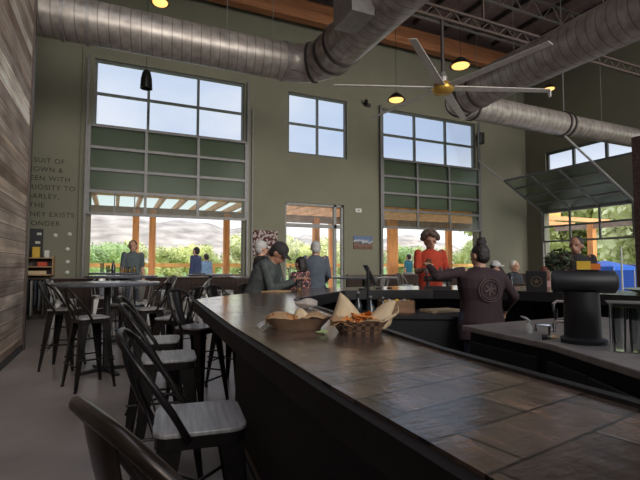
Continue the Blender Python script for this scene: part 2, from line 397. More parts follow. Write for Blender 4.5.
def window(name, u0, u1, z0, z1, nu, nz, fixed, axis, fm, fw=.05, t=.08, us=None):
    r = sroot(name, ((u0 + u1) / 2, fixed, z0) if axis == 'y' else (fixed, (u0 + u1) / 2, z0))
    mb = MB(); us = us or [u0 + (u1 - u0) * i / nu for i in range(nu + 1)]; zs = [z0 + (z1 - z0) * i / nz for i in range(nz + 1)]
    def bx(a, b, c, d, dep=t):
        if axis == 'y': mb.b2((a, fixed - dep / 2, c), (b, fixed + dep / 2, d))
        else: mb.b2((fixed - dep / 2, a, c), (fixed + dep / 2, b, d))
    for i, u in enumerate(us):
        a = u - fw / 2 + (fw / 2 if i == 0 else 0) - (fw / 2 if i == len(us) - 1 else 0); bx(a, a + fw, z0, z1)
    for i, z in enumerate(zs):
        a = z - fw / 2 + (fw / 2 if i == 0 else 0) - (fw / 2 if i == nz else 0); bx(u0, u1, a, a + fw, t * .9)
    build(mb, 'window_frame', fm, r, world=True)
    for i in range(len(us) - 1):
        for j in range(nz):
            g = MB()
            if axis == 'y': g.b2((us[i] + .01, fixed - .003, zs[j] + .01), (us[i + 1] - .01, fixed + .003, zs[j + 1] - .01))
            else: g.b2((fixed - .003, us[i] + .01, zs[j] + .01), (fixed + .003, us[i + 1] - .01, zs[j + 1] - .01))
            build(g, 'pane', M['glass'], r, world=True)
    return r
window('window_1', W1[0], W1[1], 5.1, 6.97, 3, 2, YB + .1, 'y', M['frame_dark'], .07)
window('window_2', 4.95, 7.1, 4.95, 6.97, 2, 2, YB + .1, 'y', M['frame_dark'], .07)
window('window_3', W3[0], W3[1], 5.1, 6.95, 3, 2, YB + .1, 'y', M['frame_dark'], .08)
window('window_4', 6.0, 12.35, 5.05, 5.85, 5, 1, XR + .1, 'x', M['frame_dark'], .1, us=[6.0, 7.6, 9.0, 9.95, 11.2, 12.35])
# glass door in the back wall
r = sroot('door_1', (5.93, YB + .1, 0)); mb = MB()
for a, b in ((4.88, 4.94), (6.62, 6.72), (6.9, 6.98)): mb.b2((a, YB + .05, 0), (b, YB + .15, 3.37))
mb.b2((4.88, YB + .05, 3.3), (6.98, YB + .15, 3.37)); mb.b2((4.94, YB + .05, 2.58), (6.9, YB + .15, 2.7)); mb.b2((4.94, YB + .05, 0), (6.9, YB + .15, .12))
build(mb, 'door_frame', M['frame_white'], r, world=True)
build(MB().b2((4.94, YB + .097, .12), (6.62, YB + .103, 2.58)), 'pane', M['glass'], r, world=True)
build(MB().b2((4.94, YB + .097, 2.7), (6.62, YB + .103, 3.3)), 'pane', M['glass'], r, world=True)
build(MB().b2((6.72, YB + .097, .12), (6.9, YB + .103, 2.58)), 'pane', M['glass'], r, world=True)
build(MB().b2((5.02, YB - .02, 1.0), (5.06, YB + .03, 1.35)), 'door_handle', M['chrome'], r, world=True)

# sectional glass garage doors, raised part way
def panel_door(name, P0, U, W, nu, nw, fm, fw=.075, gm=None, depth=.05, parent=None):
    """P0 corner, U across vector, W up/along vector"""
    P0 = V(P0); U = V(U); W = V(W); N = U.cross(W).normalized(); r = parent or sroot(name, P0 + U / 2)
    mb = MB()
    for i in range(nu + 1):
        a = P0 + U * (i / nu); mb.bar(a, a + W, fw, depth, up=N)
    for j in range(nw + 1):
        a = P0 + W * (j / nw); mb.bar(a, a + U, fw, depth * .98, up=N)
    build(mb, 'door_frame', fm, r, world=True)
    for i in range(nu):
        for j in range(nw):
            a = P0 + U * ((i + .03) / nu) + W * ((j + .03) / nw); u = U * (.94 / nu); w = W * (.94 / nw)
            g = MB(); k = N * .004; g.add([a - k, a + u - k, a + u + w - k, a + w - k, a + k, a + u + k, a + u + w + k, a + w + k], [(3, 2, 1, 0), (4, 5, 6, 7), (0, 1, 5, 4), (1, 2, 6, 5), (2, 3, 7, 6), (3, 0, 4, 7)])
            build(g, 'pane', gm or M['glass_tint'], r, world=True)
    return r
d2 = panel_door('door_2', (-.7, 13.2, 2.73), (4.26, 0, 0), (0, 0, 2.37), 3, 4, M['frame_silver'])
mb = MB()
for x in (-.76, 3.62): mb.b2((x - .03, 13.18, 1.04), (x + .03, 13.26, 7.0))
build(mb, 'track', M['frame_silver'], d2, world=True)
mb = MB()
for z in (3.32,):
    for k in range(3):
        pass
for x in (-.05, .45): mb.b2((x - .015, 13.18, 2.75), (x + .015, 13.22, 3.3))
build(mb, 'muntin', M['frame_dark'], d2, world=True)
d3 = panel_door('door_3', (8.47, 13.2, 2.68), (4.42, 0, 0), (0, 0, 2.42), 3, 4, M['frame_silver'])
mb = MB()
for x in (8.4, 12.97): mb.b2((x - .03, 13.18, 1.04), (x + .03, 13.26, 7.0))
build(mb, 'track', M['frame_silver'], d3, world=True)
d4 = panel_door('door_4', (15.5, 9.03, 2.28), (0, 3.4, 0), (0, 0, 1.16), 3, 2, M['frame_silver'], .07, M['glass'])
panel_door('door_4', (15.48, 9.03, 3.47), (0, 3.4, 0), (-2.05, 0, 1.1), 3, 4, M['frame_silver'], .07, M['glass_tint'], .05, d4)
mb = MB()
for y in (8.98, 12.48):
    mb.tube([(15.5, y, .3), (15.5, y, 3.3), (15.42, y, 3.5), (13.43, y, 4.57), (12.2, y, 5.23)], .035, 6)
    mb.tube([(12.2, y, 5.23), (12.2, y, ZC)], .012, 5)
build(mb, 'track', M['frame_white'], d4, world=True)
d5 = panel_door('fill_door_5', (15.5, -2.95, .32), (0, 8.4, 0), (0, 0, 6.65), 4, 4, M['frame_silver'], .07, M['glass'])  # unseen glazed door, added and oversized to brighten partition and bar top

# roof structure
struct('trim_beam', MB().b2((XL, 12.75, 9.17), (XR, 13.05, 9.8)), M['glulam'])
struct('trim_beam_front', MB().b2((XL, 5.6, 9.42), (XR, 5.9, ZC)), M['glulam'])
pu = MB()
for x in [x0 * 1.25 - 3 for x0 in range(0, 15)]: pu.b2((x, 5.2, ZC - .16), (x + .07, 12.75, ZC))
struct('trim_purlins', pu, M['steel_dark'])
for yj in (11.4, 9.8, 8.2):
    mb = MB()
    for z in (ZC - .2, ZC - .75): mb.b2((XL, yj - .03, z - .03), (XR, yj + .03, z + .03))
    n = 44; dx = (XR - XL) / n
    for i in range(n): mb.bar((XL + i * dx, yj, ZC - (.75 if i % 2 else .2)), (XL + (i + 1) * dx, yj, ZC - (.2 if i % 2 else .75)), .03, .03)
    struct('trim_joist', mb, M['steel_grey'])
mb = MB()
for z in (6.33, 6.55): mb.b2((3.2, 6.92, z - .025), (XR, 6.98, z + .025))
n = 50; dx = (XR - 3.2) / n
for i in range(n): mb.bar((3.2 + i * dx, 6.95, 6.33 if i % 2 else 6.55), (3.2 + (i + 1) * dx, 6.95, 6.55 if i % 2 else 6.33), .02, .02)
for x in (3.3, 7, 11, 15): mb.b2((x - .02, 6.93, 6.55), (x + .02, 6.97, ZC))
struct('trim_truss', mb, M['brown_trim'])
# brick column at right edge
struct('trim_column', MB().b2((13.35, 7.36, 0), (13.75, 7.76, 5.0)), M['brick'])

# ------------------------------------------------------------------ ducts
def arc(c, r, a0, a1, n=10): return [(c[0] + r * math.cos(a0 + (a1 - a0) * i / n), c[1] + r * math.sin(a0 + (a1 - a0) * i / n), c[2]) for i in range(n + 1)]
def collar(root, p, d, r, w=.06):
    p = V(p); d = V(d); build(MB().tube([p - d * w / 2, p + d * w / 2], r + .025, 32), 'collar', M['steel_dark'] if abs(d.x) < .99 or p.x > 8 else M['steel_grey'], root, world=True)
t = thing('spiral_duct', 'large galvanised spiral duct running above the tall left window and turning toward the viewer', 'air duct', (4.0, 9.0, 5.8))
build(MB().tube([(XL + .05, 9, 5.8), (3.35, 9, 5.8)], .39, 32), 'duct_run', M['duct_x'], t, smooth=False, world=True)
el = build(MB().tube([(3.3, 9, 5.8)] + arc((3.35, 8.3, 5.8), .7, PI / 2, 0, 6) + [(4.05, 8.25, 5.78)], [.4] + [.4 + .03 * i / 7 for i in range(7)] + [.43], 32), 'elbow', M['duct_y'], t, world=True)
build(MB().tube([(4.05, 8.3, 5.78), (4.05, 3.2, 5.78)], .43, 32), 'duct_run', M['duct_y'], t, world=True)
for p, d, rr in (((3.25, 9, 5.8), (1, 0, 0), .39), ((-.55, 9, 5.8), (1, 0, 0), .39), ((-.95, 9, 5.8), (1, 0, 0), .39), ((3.85, 8.8, 5.8), (.7, -.7, 0), .41), ((4.05, 8.2, 5.78), (0, 1, 0), .43), ((4.05, 7.75, 5.78), (0, 1, 0), .43)):
    collar(t, p, d, rr)
mb = MB().b2((3.3, 6.0, 5.38), (3.72, 6.65, 5.95)); build(mb, 'side_tap_box', M['steel_grey'], t, world=True)
for x in (2.0, 3.0, -.75): build(MB().tube([(x, 9, 6.15), (x, 9, ZC)], .008, 5), 'hanger_wire', M['steel_grey'], t, world=True)
t2 = thing('spiral_duct', 'large galvanised spiral duct at the right beyond the ceiling fan, above the tilted glass door', 'air duct', (7.95, 9.0, 5.6))
build(MB().tube([(7.95, 8.4, 5.62), (7.95, 2.5, 5.62)], .43, 32), 'duct_run', M['duct_y'], t2, world=True)
build(MB().tube([(7.95, 8.4, 5.62)] + [(8.45 - .5 * math.cos(a), 8.5 + .5 * math.sin(a), 5.6) for a in [i * PI / 12 for i in range(7)]] + [(8.5, 9, 5.59)], [.43] + [.42 - .08 * i / 7 for i in range(7)] + [.34], 32), 'elbow', M['duct_y'], t2, world=True)
build(MB().tube([(8.45, 9, 5.59), (12.3, 9, 5.59)], .345, 32), 'duct_run', M['duct_x'], t2, world=True)
build(MB().tube([(12.3, 9, 5.59), (XR - .02, 9, 5.59)], .31, 32), 'duct_run', M['duct_x'], t2, world=True)
for p, d, rr in (((7.95, 8.45, 5.62), (0, 1, 0), .43), ((7.95, 8.05, 5.62), (0, 1, 0), .43), ((8.1, 8.85, 5.6), (.7, .7, 0), .39), ((8.6, 9, 5.59), (1, 0, 0), .345), ((12.1, 9, 5.59), (1, 0, 0), .35), ((12.3, 9, 5.59), (1, 0, 0), .35)):
    collar(t2, p, d, rr)
for x in (10.2, 14.0): build(MB().tube([(x, 9, 5.9), (x, 9, ZC)], .008, 5), 'hanger_wire', M['steel_grey'], t2, world=True)
for o in bpy.data.objects:
    if o.name.startswith(('duct_run', 'elbow', 'collar')): autosmooth(o)

# ------------------------------------------------------------------ fan
fz = 4.9; fx, fy = 5.89, 6.95
t = thing('ceiling_fan', 'huge six blade ceiling fan with a gold hub hanging from a grey downrod', 'ceiling fan', (fx, fy, fz))
M['fan_blade'] = mat('fan_blade_metal', (.62, .58, .54), .5, .2); M['gold'] = mat('gold_hub', (.62, .36, .07), .35, .6)
o = build(MB().lathe([(0, -.12), (.16, -.11), (.21, -.06), (.22, .02), (.18, .08), (.08, .12), (0, .12)], n=32), 'hub', M['gold'], t); autosmooth(o, 50)
build(MB().tube([(0, 0, .1), (0, 0, 6.3 - fz)], .035, 12), 'downrod', M['steel_dark'], t)
o = build(MB().lathe([(0, .1), (.09, .1), (.1, .2), (.05, .32), (0, .32)], n=20), 'motor', M['steel_grey'], t)
for a in (38 + 180, 159, 99, 37, 339, 279):
    a = R(a); d = V((math.cos(a), math.sin(a), 0)); n = V((-math.sin(a), math.cos(a), 0))
    mb = MB().bar(d * .15, d * 2.2, .17, .02, up=V((0, 0, 1)) + n * .18, w2=.13, h2=.012)
    bl = build(mb, 'blade', M['fan_blade'], t, bevel=.004)
    e = d * 2.2
    if abs(a - R(339)) < .01: build(MB().bar(e, e + V((0, 0, -.13)) + d * .02, .12, .015, up=d, w2=.06), 'winglet', M['fan_blade'], bl)

# ------------------------------------------------------------------ pendants
M['bulb'] = mat('warm_bulb', (1, .7, .3), .5, emis=(1, .52, .14), estr=.7); M['lamp_shade'] = mat('dark_lamp_shade', (.03, .03, .03), .4, .5)
def pendant(x, y, z, r, label, lit=True, bell=False):
    t = thing('pendant_lamp', label, 'pendant lamp', (x, y, z), group='pendant lamps')
    if bell: prof = [(0, .5), (.04, .49), (.10, .42), (.135, .25), (.15, 0), (.13, 0), (.1, .2), (0, .33)]
    else: prof = [(0, .16 * r / .2), (.3 * r, .15 * r / .2), (.7 * r, .08 * r / .2), (r, 0), (r * .97, -.01), (.6 * r, .06 * r / .2), (0, .1 * r / .2)]
    o = build(MB().lathe(prof, n=28), 'lamp_shade', M['lamp_shade'], t); autosmooth(o)
    if lit: o = build(MB().ell((0, 0, .0), (r * .8, r * .8, .06)), 'bulb', M['bulb'], t, smooth=True)
    build(MB().tube([(0, 0, .1), (0, 0, ZC - z)], .008, 6), 'cord', M['black_plastic'], t)
pendant(7.55, 11, 6.3, .27, 'small lit pendant lamp on a long cord left of the tall right hand window')
pendant(8.55, 9.35, 6.85, .3, 'lit round pendant lamp just above and right of the fan hub')
pendant(.62, 12, 5.85, .2, 'dark unlit bell shaped pendant in front of the tall left window', False, True)
pendant(.76, 10, 7.05, .2, 'lit pendant lamp at the very top of the picture above the left duct')
pendant(14.2, 11.0, 7.75, .22, 'small lit pendant lamp beyond the right hand fan blade tip')

# ------------------------------------------------------------------ bar
outer = [(.46, -.9), (.48, 1.0), (.52, 2.16), (.63, 3.88), (.70, 4.0), (1.28, 4.54), (2.13, 5.2), (3.6, 5.2), (4.55, 4.95), (5.25, 4.2), (5.25, 2.0)]
inner = [(4.5, 2.0), (4.22, 3.01), (3.85, 3.72), (3.3, 4.13), (2.3, 4.4), (1.36, 3.5), (1.19, 2.45), (1.0, 1.22), (.97, .57), (.9, -.9)]
def offset(poly, d):
    out = []
    for i, p in enumerate(poly):
        a = V(poly[max(i - 1, 0)] + (0,)); b = V(poly[min(i + 1, len(poly) - 1)] + (0,)); t = (b - a).normalized(); out.append((p[0] + t.y * d, p[1] - t.x * d))
    return out
t = thing('bar_counter', 'long dark U shaped bar counter with a glossy plank top in the foreground', 'bar counter', (.8, 1.5, 0))
build(MB().prism(outer + inner, 1.02, 1.07), 'bar_top', M['bartop'], t, world=True)
def strip(path, w, z0, z1, side):
    a = path; b = offset(path, w * side); mb = MB()
    for i in range(len(a) - 1): mb.prism([a[i], a[i + 1], b[i + 1], b[i]], z0, z1)
    return mb
build(strip(outer, .03, .985, 1.062, -1), 'edge_moulding', M['bar_edge'], t, world=True)
build(strip(offset(outer, .03), .06, .93, .99, 1), 'lower_moulding', M['bar_edge'], t, world=True)
build(strip(inner, .03, .98, 1.08, -1), 'inner_rail', M['cab_black'], t, world=True)
ob = offset(outer, .28); ob[0] = (.76, -.9); ob[3] = (.93, 3.72); ob[4] = (1.0, 3.86)
ib = offset(ob, .1)
build(strip(ob, .1, .04, 1.02, 1), 'front_panel', M['bar_front'], t, world=True)
build(MB().tube([(x - .12, y, .2) for x, y in ob[:4]], .022, 8), 'foot_rail', M['steel_dark'], t, world=True)

# under counter work station inside the bar, far side
def simple(name, label, cat, mb, m, loc, part='body', **k):
    t = thing(name, label, cat, loc); build(mb, part, m, t, world=True, **k); return t
t = simple('work_counter', 'low black work counter running inside the far side of the bar', 'counter', MB().prism([(1.55, 3.5), (2.35, 4.3), (3.3, 4.03), (3.65, 3.75), (3.2, 3.3), (2.45, 3.7), (1.9, 3.1)], 0, .84), M['cab_black'], (2.6, 3.7, 0))
build(MB().prism([(1.5, 3.47), (2.33, 4.33), (3.32, 4.06), (3.67, 3.76), (3.18, 3.27), (2.43, 3.67), (1.88, 3.07)], .84, .87), 'counter_top', M['black_plastic'], t, world=True)
t = thing('sink_counter', 'stainless topped island counter behind the bar carrying the black draft tower', 'counter', (2.9, 1.6, 0))
isl = [(2.42, 2.68), (3.95, 2.72), (3.95, .2), (1.75, .2), (2.08, 1.2), (2.33, 1.85)]
build(MB().prism(isl, .86, .9), 'counter_top', M['bar_steel'], t, world=True, bevel=.006)
cx, cy = 2.95, 1.5
build(MB().prism([(cx + (x - cx) * .95, cy + (y - cy) * .95) for x, y in isl], 0, .86), 'cabinet', M['cab_black'], t, world=True)
for (x0, y0, x1, y1) in ((2.02, 1.18, 2.18, 1.5), (2.2, 1.52, 2.32, 1.84), (2.36, 1.95, 2.4, 2.55)):
    a = V((x0 - .02, y0, .45)); b = V((x1 - .02, y1, .45)); dd = build(MB().bar(a, b, .02, .7), 'cabinet_door', M['black_plastic'], t, world=True)
    q = a + (b - a) * .85 + V((-.03, 0, .1)); build(MB().tube([q, q + V((0, 0, .18))], .008, 6), 'door_handle', M['chrome'], dd).location = tuple(-c for c in t.location)

# draft tower
tx, ty = 2.55, 1.80
t = thing('draft_tower', 'black column shaped draft tower with drum top and chrome faucets on the island', 'beer tap', (tx, ty, .9), R(-50))
o = build(MB().lathe([(0, 0), (.13, 0), (.13, .02), (.10, .035), (.095, .3), (0, .3)], n=28), 'column', M['black_plastic'], t); autosmooth(o)
o = build(MB().tube([(-.16, 0, .36), (-.15, 0, .36), (.17, 0, .36), (.19, 0, .36)], [.05, .068, .068, .04], 24), 'drum', M['black_plastic'], t); autosmooth(o, 60)
for k, x in enumerate((-.11, -.13)):
    z = .24 - .12 * k
    f = build(MB().tube([(-.08, 0, z), (-.135, 0, z), (-.15, 0, z - .02), (-.15, 0, z - .07)], [.012, .012, .011, .008], 10), 'faucet', M['chrome'], t)
    build(MB().tube([(-.14, 0, z), (-.14, 0, z + .07)], [.008, .013], 10), 'tap_handle', M['chrome'] if k else M['black_plastic'], f)
build(MB().b2((-.22, -.06, .0), (-.12, .06, .025)), 'drip_tray', M['chrome'], t)
t = thing('beverage_box', 'small orange and yellow carton lying on top of the black draft tower drum', 'box', (tx + .0, ty, 1.333), R(-50))
M['orange'] = mat('orange_card', (.75, .2, .03), .5); M['yellow'] = mat('yellow_card', (.8, .5, .05), .5)
build(MB().b2((.05, -.03, 0), (.10, .03, .035)), 'carton', M['orange'], t); build(MB().b2((-.02, -.03, 0), (.05, .03, .05)), 'lid', M['yellow'], t)
# tap bracket
t = thing('water_faucet', 'chrome square neck faucet left of the draft tower', 'faucet', (2.43, 1.93, .9))
build(MB().tube([(0, 0, 0), (0, 0, .09), (-.07, .04, .09), (-.07, .04, .055)], .009, 8), 'spout', M['chrome'], t); build(MB().cyl((0, 0, 0), .022, .02), 'base', M['chrome'], t)
build(MB().tube([(0, 0, .05), (.03, -.02, .075)], .006, 6), 'lever', M['chrome'], t)
# white swan neck bottle
t = thing('squirt_bottle', 'small white bottle with a bent spout standing on the stainless island', 'bottle', (2.56, 2.2, .9))
o = build(MB().lathe([(0, 0), (.026, 0), (.028, .015), (.026, .04), (.014, .06), (.01, .07), (0, .07)], n=20), 'body', M['white_glaze'], t); autosmooth(o, 60)
build(MB().tube([(0, 0, .065), (.004, -.004, .085), (-.012, .008, .1), (-.04, .02, .112)], [.011, .010, .009, .005], 10), 'spout', M['white_glaze'], t, smooth=True)
# glass tumblers rack
t = thing('glass_rack', 'pale wire shelf over a row of tall glasses at the right edge', 'rack', (2.52, 1.42, .9), R(-52))
rk = MB()
for x in (-.16, .22):
    for y in (-.05, .05): rk.tube([(x, y, 0), (x, y, .26)], .004, 6)
build(rk, 'post', M['chrome'], t); build(MB().b2((-.18, -.07, .26), (.24, .07, .267)), 'shelf', M['steel_grey'], t)
gi = 0
def tumbler(loc, h, r, label, group=None, beer=None, name='drinking_glass'):
    t = thing(name, label, 'glass', loc, group=group)
    o = build(MB().lathe([(0, .004), (r * .82, .004), (r, h), (r - .002, h), (r * .8, .012), (0, .012)], n=24), 'bowl', M['drink_glass'], t); autosmooth(o, 50)
    if beer: o = build(MB().lathe([(0, .013), (r * .76, .013), (r * (.78 + .16 * beer), h * beer), (0, h * beer)], n=20), 'drink', M['beer'], t); autosmooth(o, 50)
    return t
rm = Matrix.Rotation(R(-52), 3, 'Z')
for i in range(5):
    p = rm @ V((-.125 + i * .077, .0, 0)); tumbler((2.52 + p.x, 1.42 + p.y, .902), .235, .036, 'tall clear glass standing in the row under the pale shelf at the right edge', 'tall glasses under the shelf')
t = thing('serving_dish', 'pale green shallow dish on the bar at the far right edge', 'dish', (4.88, 2.55, 1.07))
M['pale_green'] = mat('pale_green_glaze', (.45, .52, .42), .4)
o = build(MB().lathe([(0, 0), (.2, 0), (.36, .05), (.37, .055), (.2, .02), (0, .02)], n=32), 'dish', M['pale_green'], t); autosmooth(o)

# things on the right inner ledge
t = thing('menu_box', 'black box with a round gold emblem standing on the right side of the bar', 'box', (4.13, 3.42, 1.07), R(-52))
build(MB().b2((-.1, -.05, 0), (.1, .05, .225)), 'box', M['black_plastic'], t, bevel=.004)
M['emblem'] = mat('gold_emblem', (.40, .28, .15), .5)
mb = MB()
for k in range(24):
    a0, a1 = 2 * PI * k / 24, 2 * PI * (k + 1) / 24
    mb.bar((.052 * math.cos(a0), -.0515, .115 + .052 * math.sin(a0)), (.052 * math.cos(a1), -.0515, .115 + .052 * math.sin(a1)), .006, .003)
for k in range(5):
    a = PI / 2 + 2 * PI * k / 5; mb.bar((0, -.0515, .115), (.03 * math.cos(a), -.0515, .115 + .03 * math.sin(a)), .014, .003, w2=.004)
build(mb, 'emblem', M['emblem'], t)
t = thing('glass_pitcher', 'clear glass pitcher with handle left of the black emblem box', 'pitcher', (3.95, 3.72, 1.07))
t.location = (4.05, 3.75, 1.07)
o = build(MB().lathe([(0, .005), (.05, .005), (.065, .08), (.055, .15), (.06, .17), (.057, .17), (.05, .15), (.06, .08), (.046, .012), (0, .012)], n=24), 'bowl', M['drink_glass'], t); autosmooth(o, 60)
build(MB().tube([(.055, 0, .15), (.1, 0, .13), (.1, 0, .06), (.06, 0, .04)], .007, 8), 'handle', M['drink_glass'], t)
t = thing('flower_vase', 'white vase holding a bushy red and green bouquet on the right side of the bar', 'plant', (4.36, 3.32, 1.07))
o = build(MB().lathe([(0, 0), (.06, 0), (.085, .07), (.07, .14), (.045, .17), (.05, .18), (0, .17)], n=24), 'vase', M['white_glaze'], t); autosmooth(o, 60)
M['plum_leaf'] = mat('plum_leaf', (.10, .045, .05), .6, var=.4); M['dull_leaf'] = mat('dull_leaf', (.07, .10, .05), .6, var=.4)
def bouquet(n, c, r, s, seed):
    rd = random.Random(seed); mb = MB()
    for _ in range(n):
        d = V((rd.gauss(0, 1), rd.gauss(0, 1), rd.gauss(0, 1) * .8)).normalized() * (rd.random() ** .4); p = V(c) + V((d.x * r[0], d.y * r[1], d.z * r[2]))
        a = V((rd.uniform(-1, 1), rd.uniform(-1, 1), rd.uniform(-1, 1))).normalized(); b = a.cross(V((rd.uniform(-1, 1), .3, rd.uniform(-1, 1)))).normalized()
        mb.add([p - a * s, p - b * s * .4, p + a * s, p + b * s * .4], [(0, 1, 2, 3)])
    return mb
build(bouquet(420, (0, 0, .33), (.15, .15, .14), .03, 3), 'foliage', M['dull_leaf'], t); build(bouquet(260, (.02, 0, .32), (.14, .14, .14), .027, 4), 'blossom', M['plum_leaf'], t)
stm = MB()
for k in range(7): stm.tube([(0, 0, .15), (.08 * math.cos(k), .08 * math.sin(k), .32)], .003, 5)
build(stm, 'stem', M['dull_leaf'], t)
for i, (x, y, h, m, lb) in enumerate(((4.22, 3.2, .1, 'white_glaze', 'white ceramic cup between the emblem box and the flower vase'), (4.3, 3.05, .12, 'chrome', 'metal shaker cup in front of the flower vase'), (4.42, 2.95, .09, 'paper_white', 'short white paper cup right of the flower vase'))):
    t = thing('cup', lb, 'cup', (x, y, 1.07)); o = build(MB().lathe([(0, 0), (.028, 0), (.038, h), (.035, h), (.026, .006), (0, .006)], n=20), 'cup', M[m], t); autosmooth(o, 50)

# tablet on a stand
t = thing('tablet_register', 'tilted black point of sale tablet on a stand at the far inside of the bar', 'tablet', (2.72, 4.62, 1.07), R(72))
rot = Euler((R(-28), 0, 0)).to_matrix()
tb = build(MB().box((0, -.05, .17), (.2, .018, .27), rot), 'tablet', M['black_plastic'], t, bevel=.004)
M['screen'] = mat('dim_screen', (.05, .07, .11), .12, emis=(.06, .09, .15), estr=.05)
build(MB().box((0, -.05 - .0085 * math.cos(R(28)) , .17 + .0085 * math.sin(R(28)) ), (.17, .004, .235), rot), 'screen', M['screen'], tb)
build(MB().tube([(0, .02, 0), (0, 0, .06), (0, -.04, .14)], .012, 8), 'stand_arm', M['black_plastic'], t); build(MB().cyl((0, .02, 0), .07, .012), 'base', M['black_plastic'], t)
# pole
t = thing('order_pole', 'slim black upright pole standing in the work counter behind the food baskets', 'pole', (2.15, 3.62, .87))
build(MB().tube([(0, 0, .015), (0, 0, .47)], .014, 10), 'pole', M['black_plastic'], t); build(MB().cyl((0, 0, 0), .06, .015), 'base', M['black_plastic'], t)
# wooden box with contents
t = thing('garnish_crate', 'brown wooden crate of small items on the far work counter', 'crate', (2.62, 3.86, .87), R(-14))
mb = MB().b2((-.17, -.09, 0), (.17, .09, .015))
for a in ((-.17, -.09, 0, .17, -.078, .13), (-.17, .078, 0, .17, .09, .13), (-.17, -.09, 0, -.158, .09, .13), (.158, -.09, 0, .17, .09, .13)): mb.b2(a[:3], a[3:])
build(mb, 'crate', M['wood_box'], t)
for k in range(7): tag(build(MB().ell((2.50 + k * .04, 3.87 - k * .01, .98 + .012 * (k % 2)), (.024, .024, .024)), 'citrus_fruit', M['napkin' if k % 3 else 'yellow'], smooth=True), 'small round pale fruit heaped in the brown wooden crate', 'fruit', 'fruit in the wooden crate')
tag(build(MB().b2((2.95, 3.68, .87), (3.32, 3.9, .895)), 'cutting_board', M['parchment']), 'pale wooden cutting board right of the brown crate', 'cutting board')
for i, (x, y, h, rr, lb) in enumerate(((1.93, 3.42, .26, .035, 'dark bottle at the foot of the slim black pole, nearest the napkin'), (2.03, 3.38, .22, .04, 'stout dark bottle directly in front of the slim black pole'), (2.22, 3.48, .2, .034, 'dark bottle just right of the slim black pole'))):
    t = thing('liquor_bottle', lb, 'bottle', (x, y, .87)); M.setdefault('dark_glass', mat('dark_bottle_glass', (.02, .025, .03), .15))
    o = build(MB().lathe([(0, 0), (rr, 0), (rr, h * .55), (rr * .4, h * .72), (rr * .35, h * .93), (0, h * .93)], n=20), 'bottle', M['dark_glass'], t); autosmooth(o, 50)
    build(MB().cyl((0, 0, h * .93), rr * .4, h * .07, 12), 'cork', M['steel_grey'], t)
# tap handles in front of the man in orange
t = thing('tap_tower', 'black beer tap tower with patterned handles between the bartender and the man in orange', 'beer tap', (3.62, 4.42, 1.07), R(-40))
build(MB().b2((-.16, -.04, .0), (.16, .04, .03)), 'base', M['black_plastic'], t); build(MB().tube([(-.17, 0, .12), (.17, 0, .12)], .035, 16), 'crossbar', M['black_plastic'], t)
for x in (-.12, .12): build(MB().tube([(x, 0, .02), (x, 0, .12)], .022, 12), 'column', M['black_plastic'], t)
M['floral'] = mat('floral_handle', (.06, .05, .05), .4)
fm = M['floral']; nt = fm.node_tree; vo = nt.nodes.new('ShaderNodeTexVoronoi'); vo.inputs['Scale'].default_value = 45
rr_ = ramp(nt, [(0, (.6, .55, .5)), (.32, (.45, .1, .1)), (.42, (.02, .02, .02)), (1, (.02, .02, .02))]); nt.links.new(vo.outputs['Distance'], rr_.inputs[0]); nt.links.new(rr_.outputs[0], nt.nodes['Principled BSDF'].inputs['Base Color'])
for k, x in enumerate((-.13, -.045, .04, .125)):
    build(MB().tube([(x, -.03, .12), (x, -.05, .16), (x, -.055, .2), (x, -.055, .26)], [.01, .014, .03, .022], 12), 'tap_handle', fm, t, smooth=True)
for i, (x, y) in enumerate(((2.95, 4.72), (3.1, 4.7))):
    o = build(MB().lathe([(0, 0), (.035, 0), (.035, .012), (0, .02)], (x, y, 1.07), 16), 'coaster', M['black_plastic']); tag(o, ('left', 'right')[i] + ' one of two small black coasters on the far bar top', 'coaster', 'coasters on the far bar')
tumbler((1.86, 4.62, 1.07), .135, .038, 'nearly empty pint glass beside the grey haired man on the far bar', beer=.22, name='pint_glass')
tag(build(MB().box((1.62, 4.68, 1.074), (.3, .2, .006), Matrix.Rotation(R(38), 3, 'Z')), 'paper_menu', M['kraft']), 'tan paper menu in front of the seated man in a cap', 'paper')

# ------------------------------------------------------------------ food
def basket(name, label, c, rx, ry, h, m, rz, nseg=8):
    t = thing(name, label, 'food basket', c, rz)
    prof = []; mb = MB(); n = 24
    def ring(s, z):
        out = []
        for k in range(n):
            a = 2 * PI * k / n + PI / n; cx_, cy_ = math.cos(a), math.sin(a); p = 3.2
            q = (abs(cx_) ** p + abs(cy_) ** p) ** (-1 / p); wav = .004 * math.sin(a * 8) if z > .03 else 0
            out.append((rx * s * cx_ * q, ry * s * cy_ * q, z + wav))
        return out
    rings = [ring(.70, 0), ring(1.0, h), ring(1.03, h + .002), ring(.97, h - .004), ring(.68, .006)]
    vs = [p for r_ in rings for p in r_]; fs = [tuple(reversed(range(n)))]
    for i in range(4):
        for k in range(n): k2 = (k + 1) % n; fs.append((i * n + k, i * n + k2, (i + 1) * n + k2, (i + 1) * n + k))
    fs.append(tuple(range(4 * n, 5 * n))); mb.add(vs, fs)
    b = build(mb, 'tray', m, t); autosmooth(b); return t
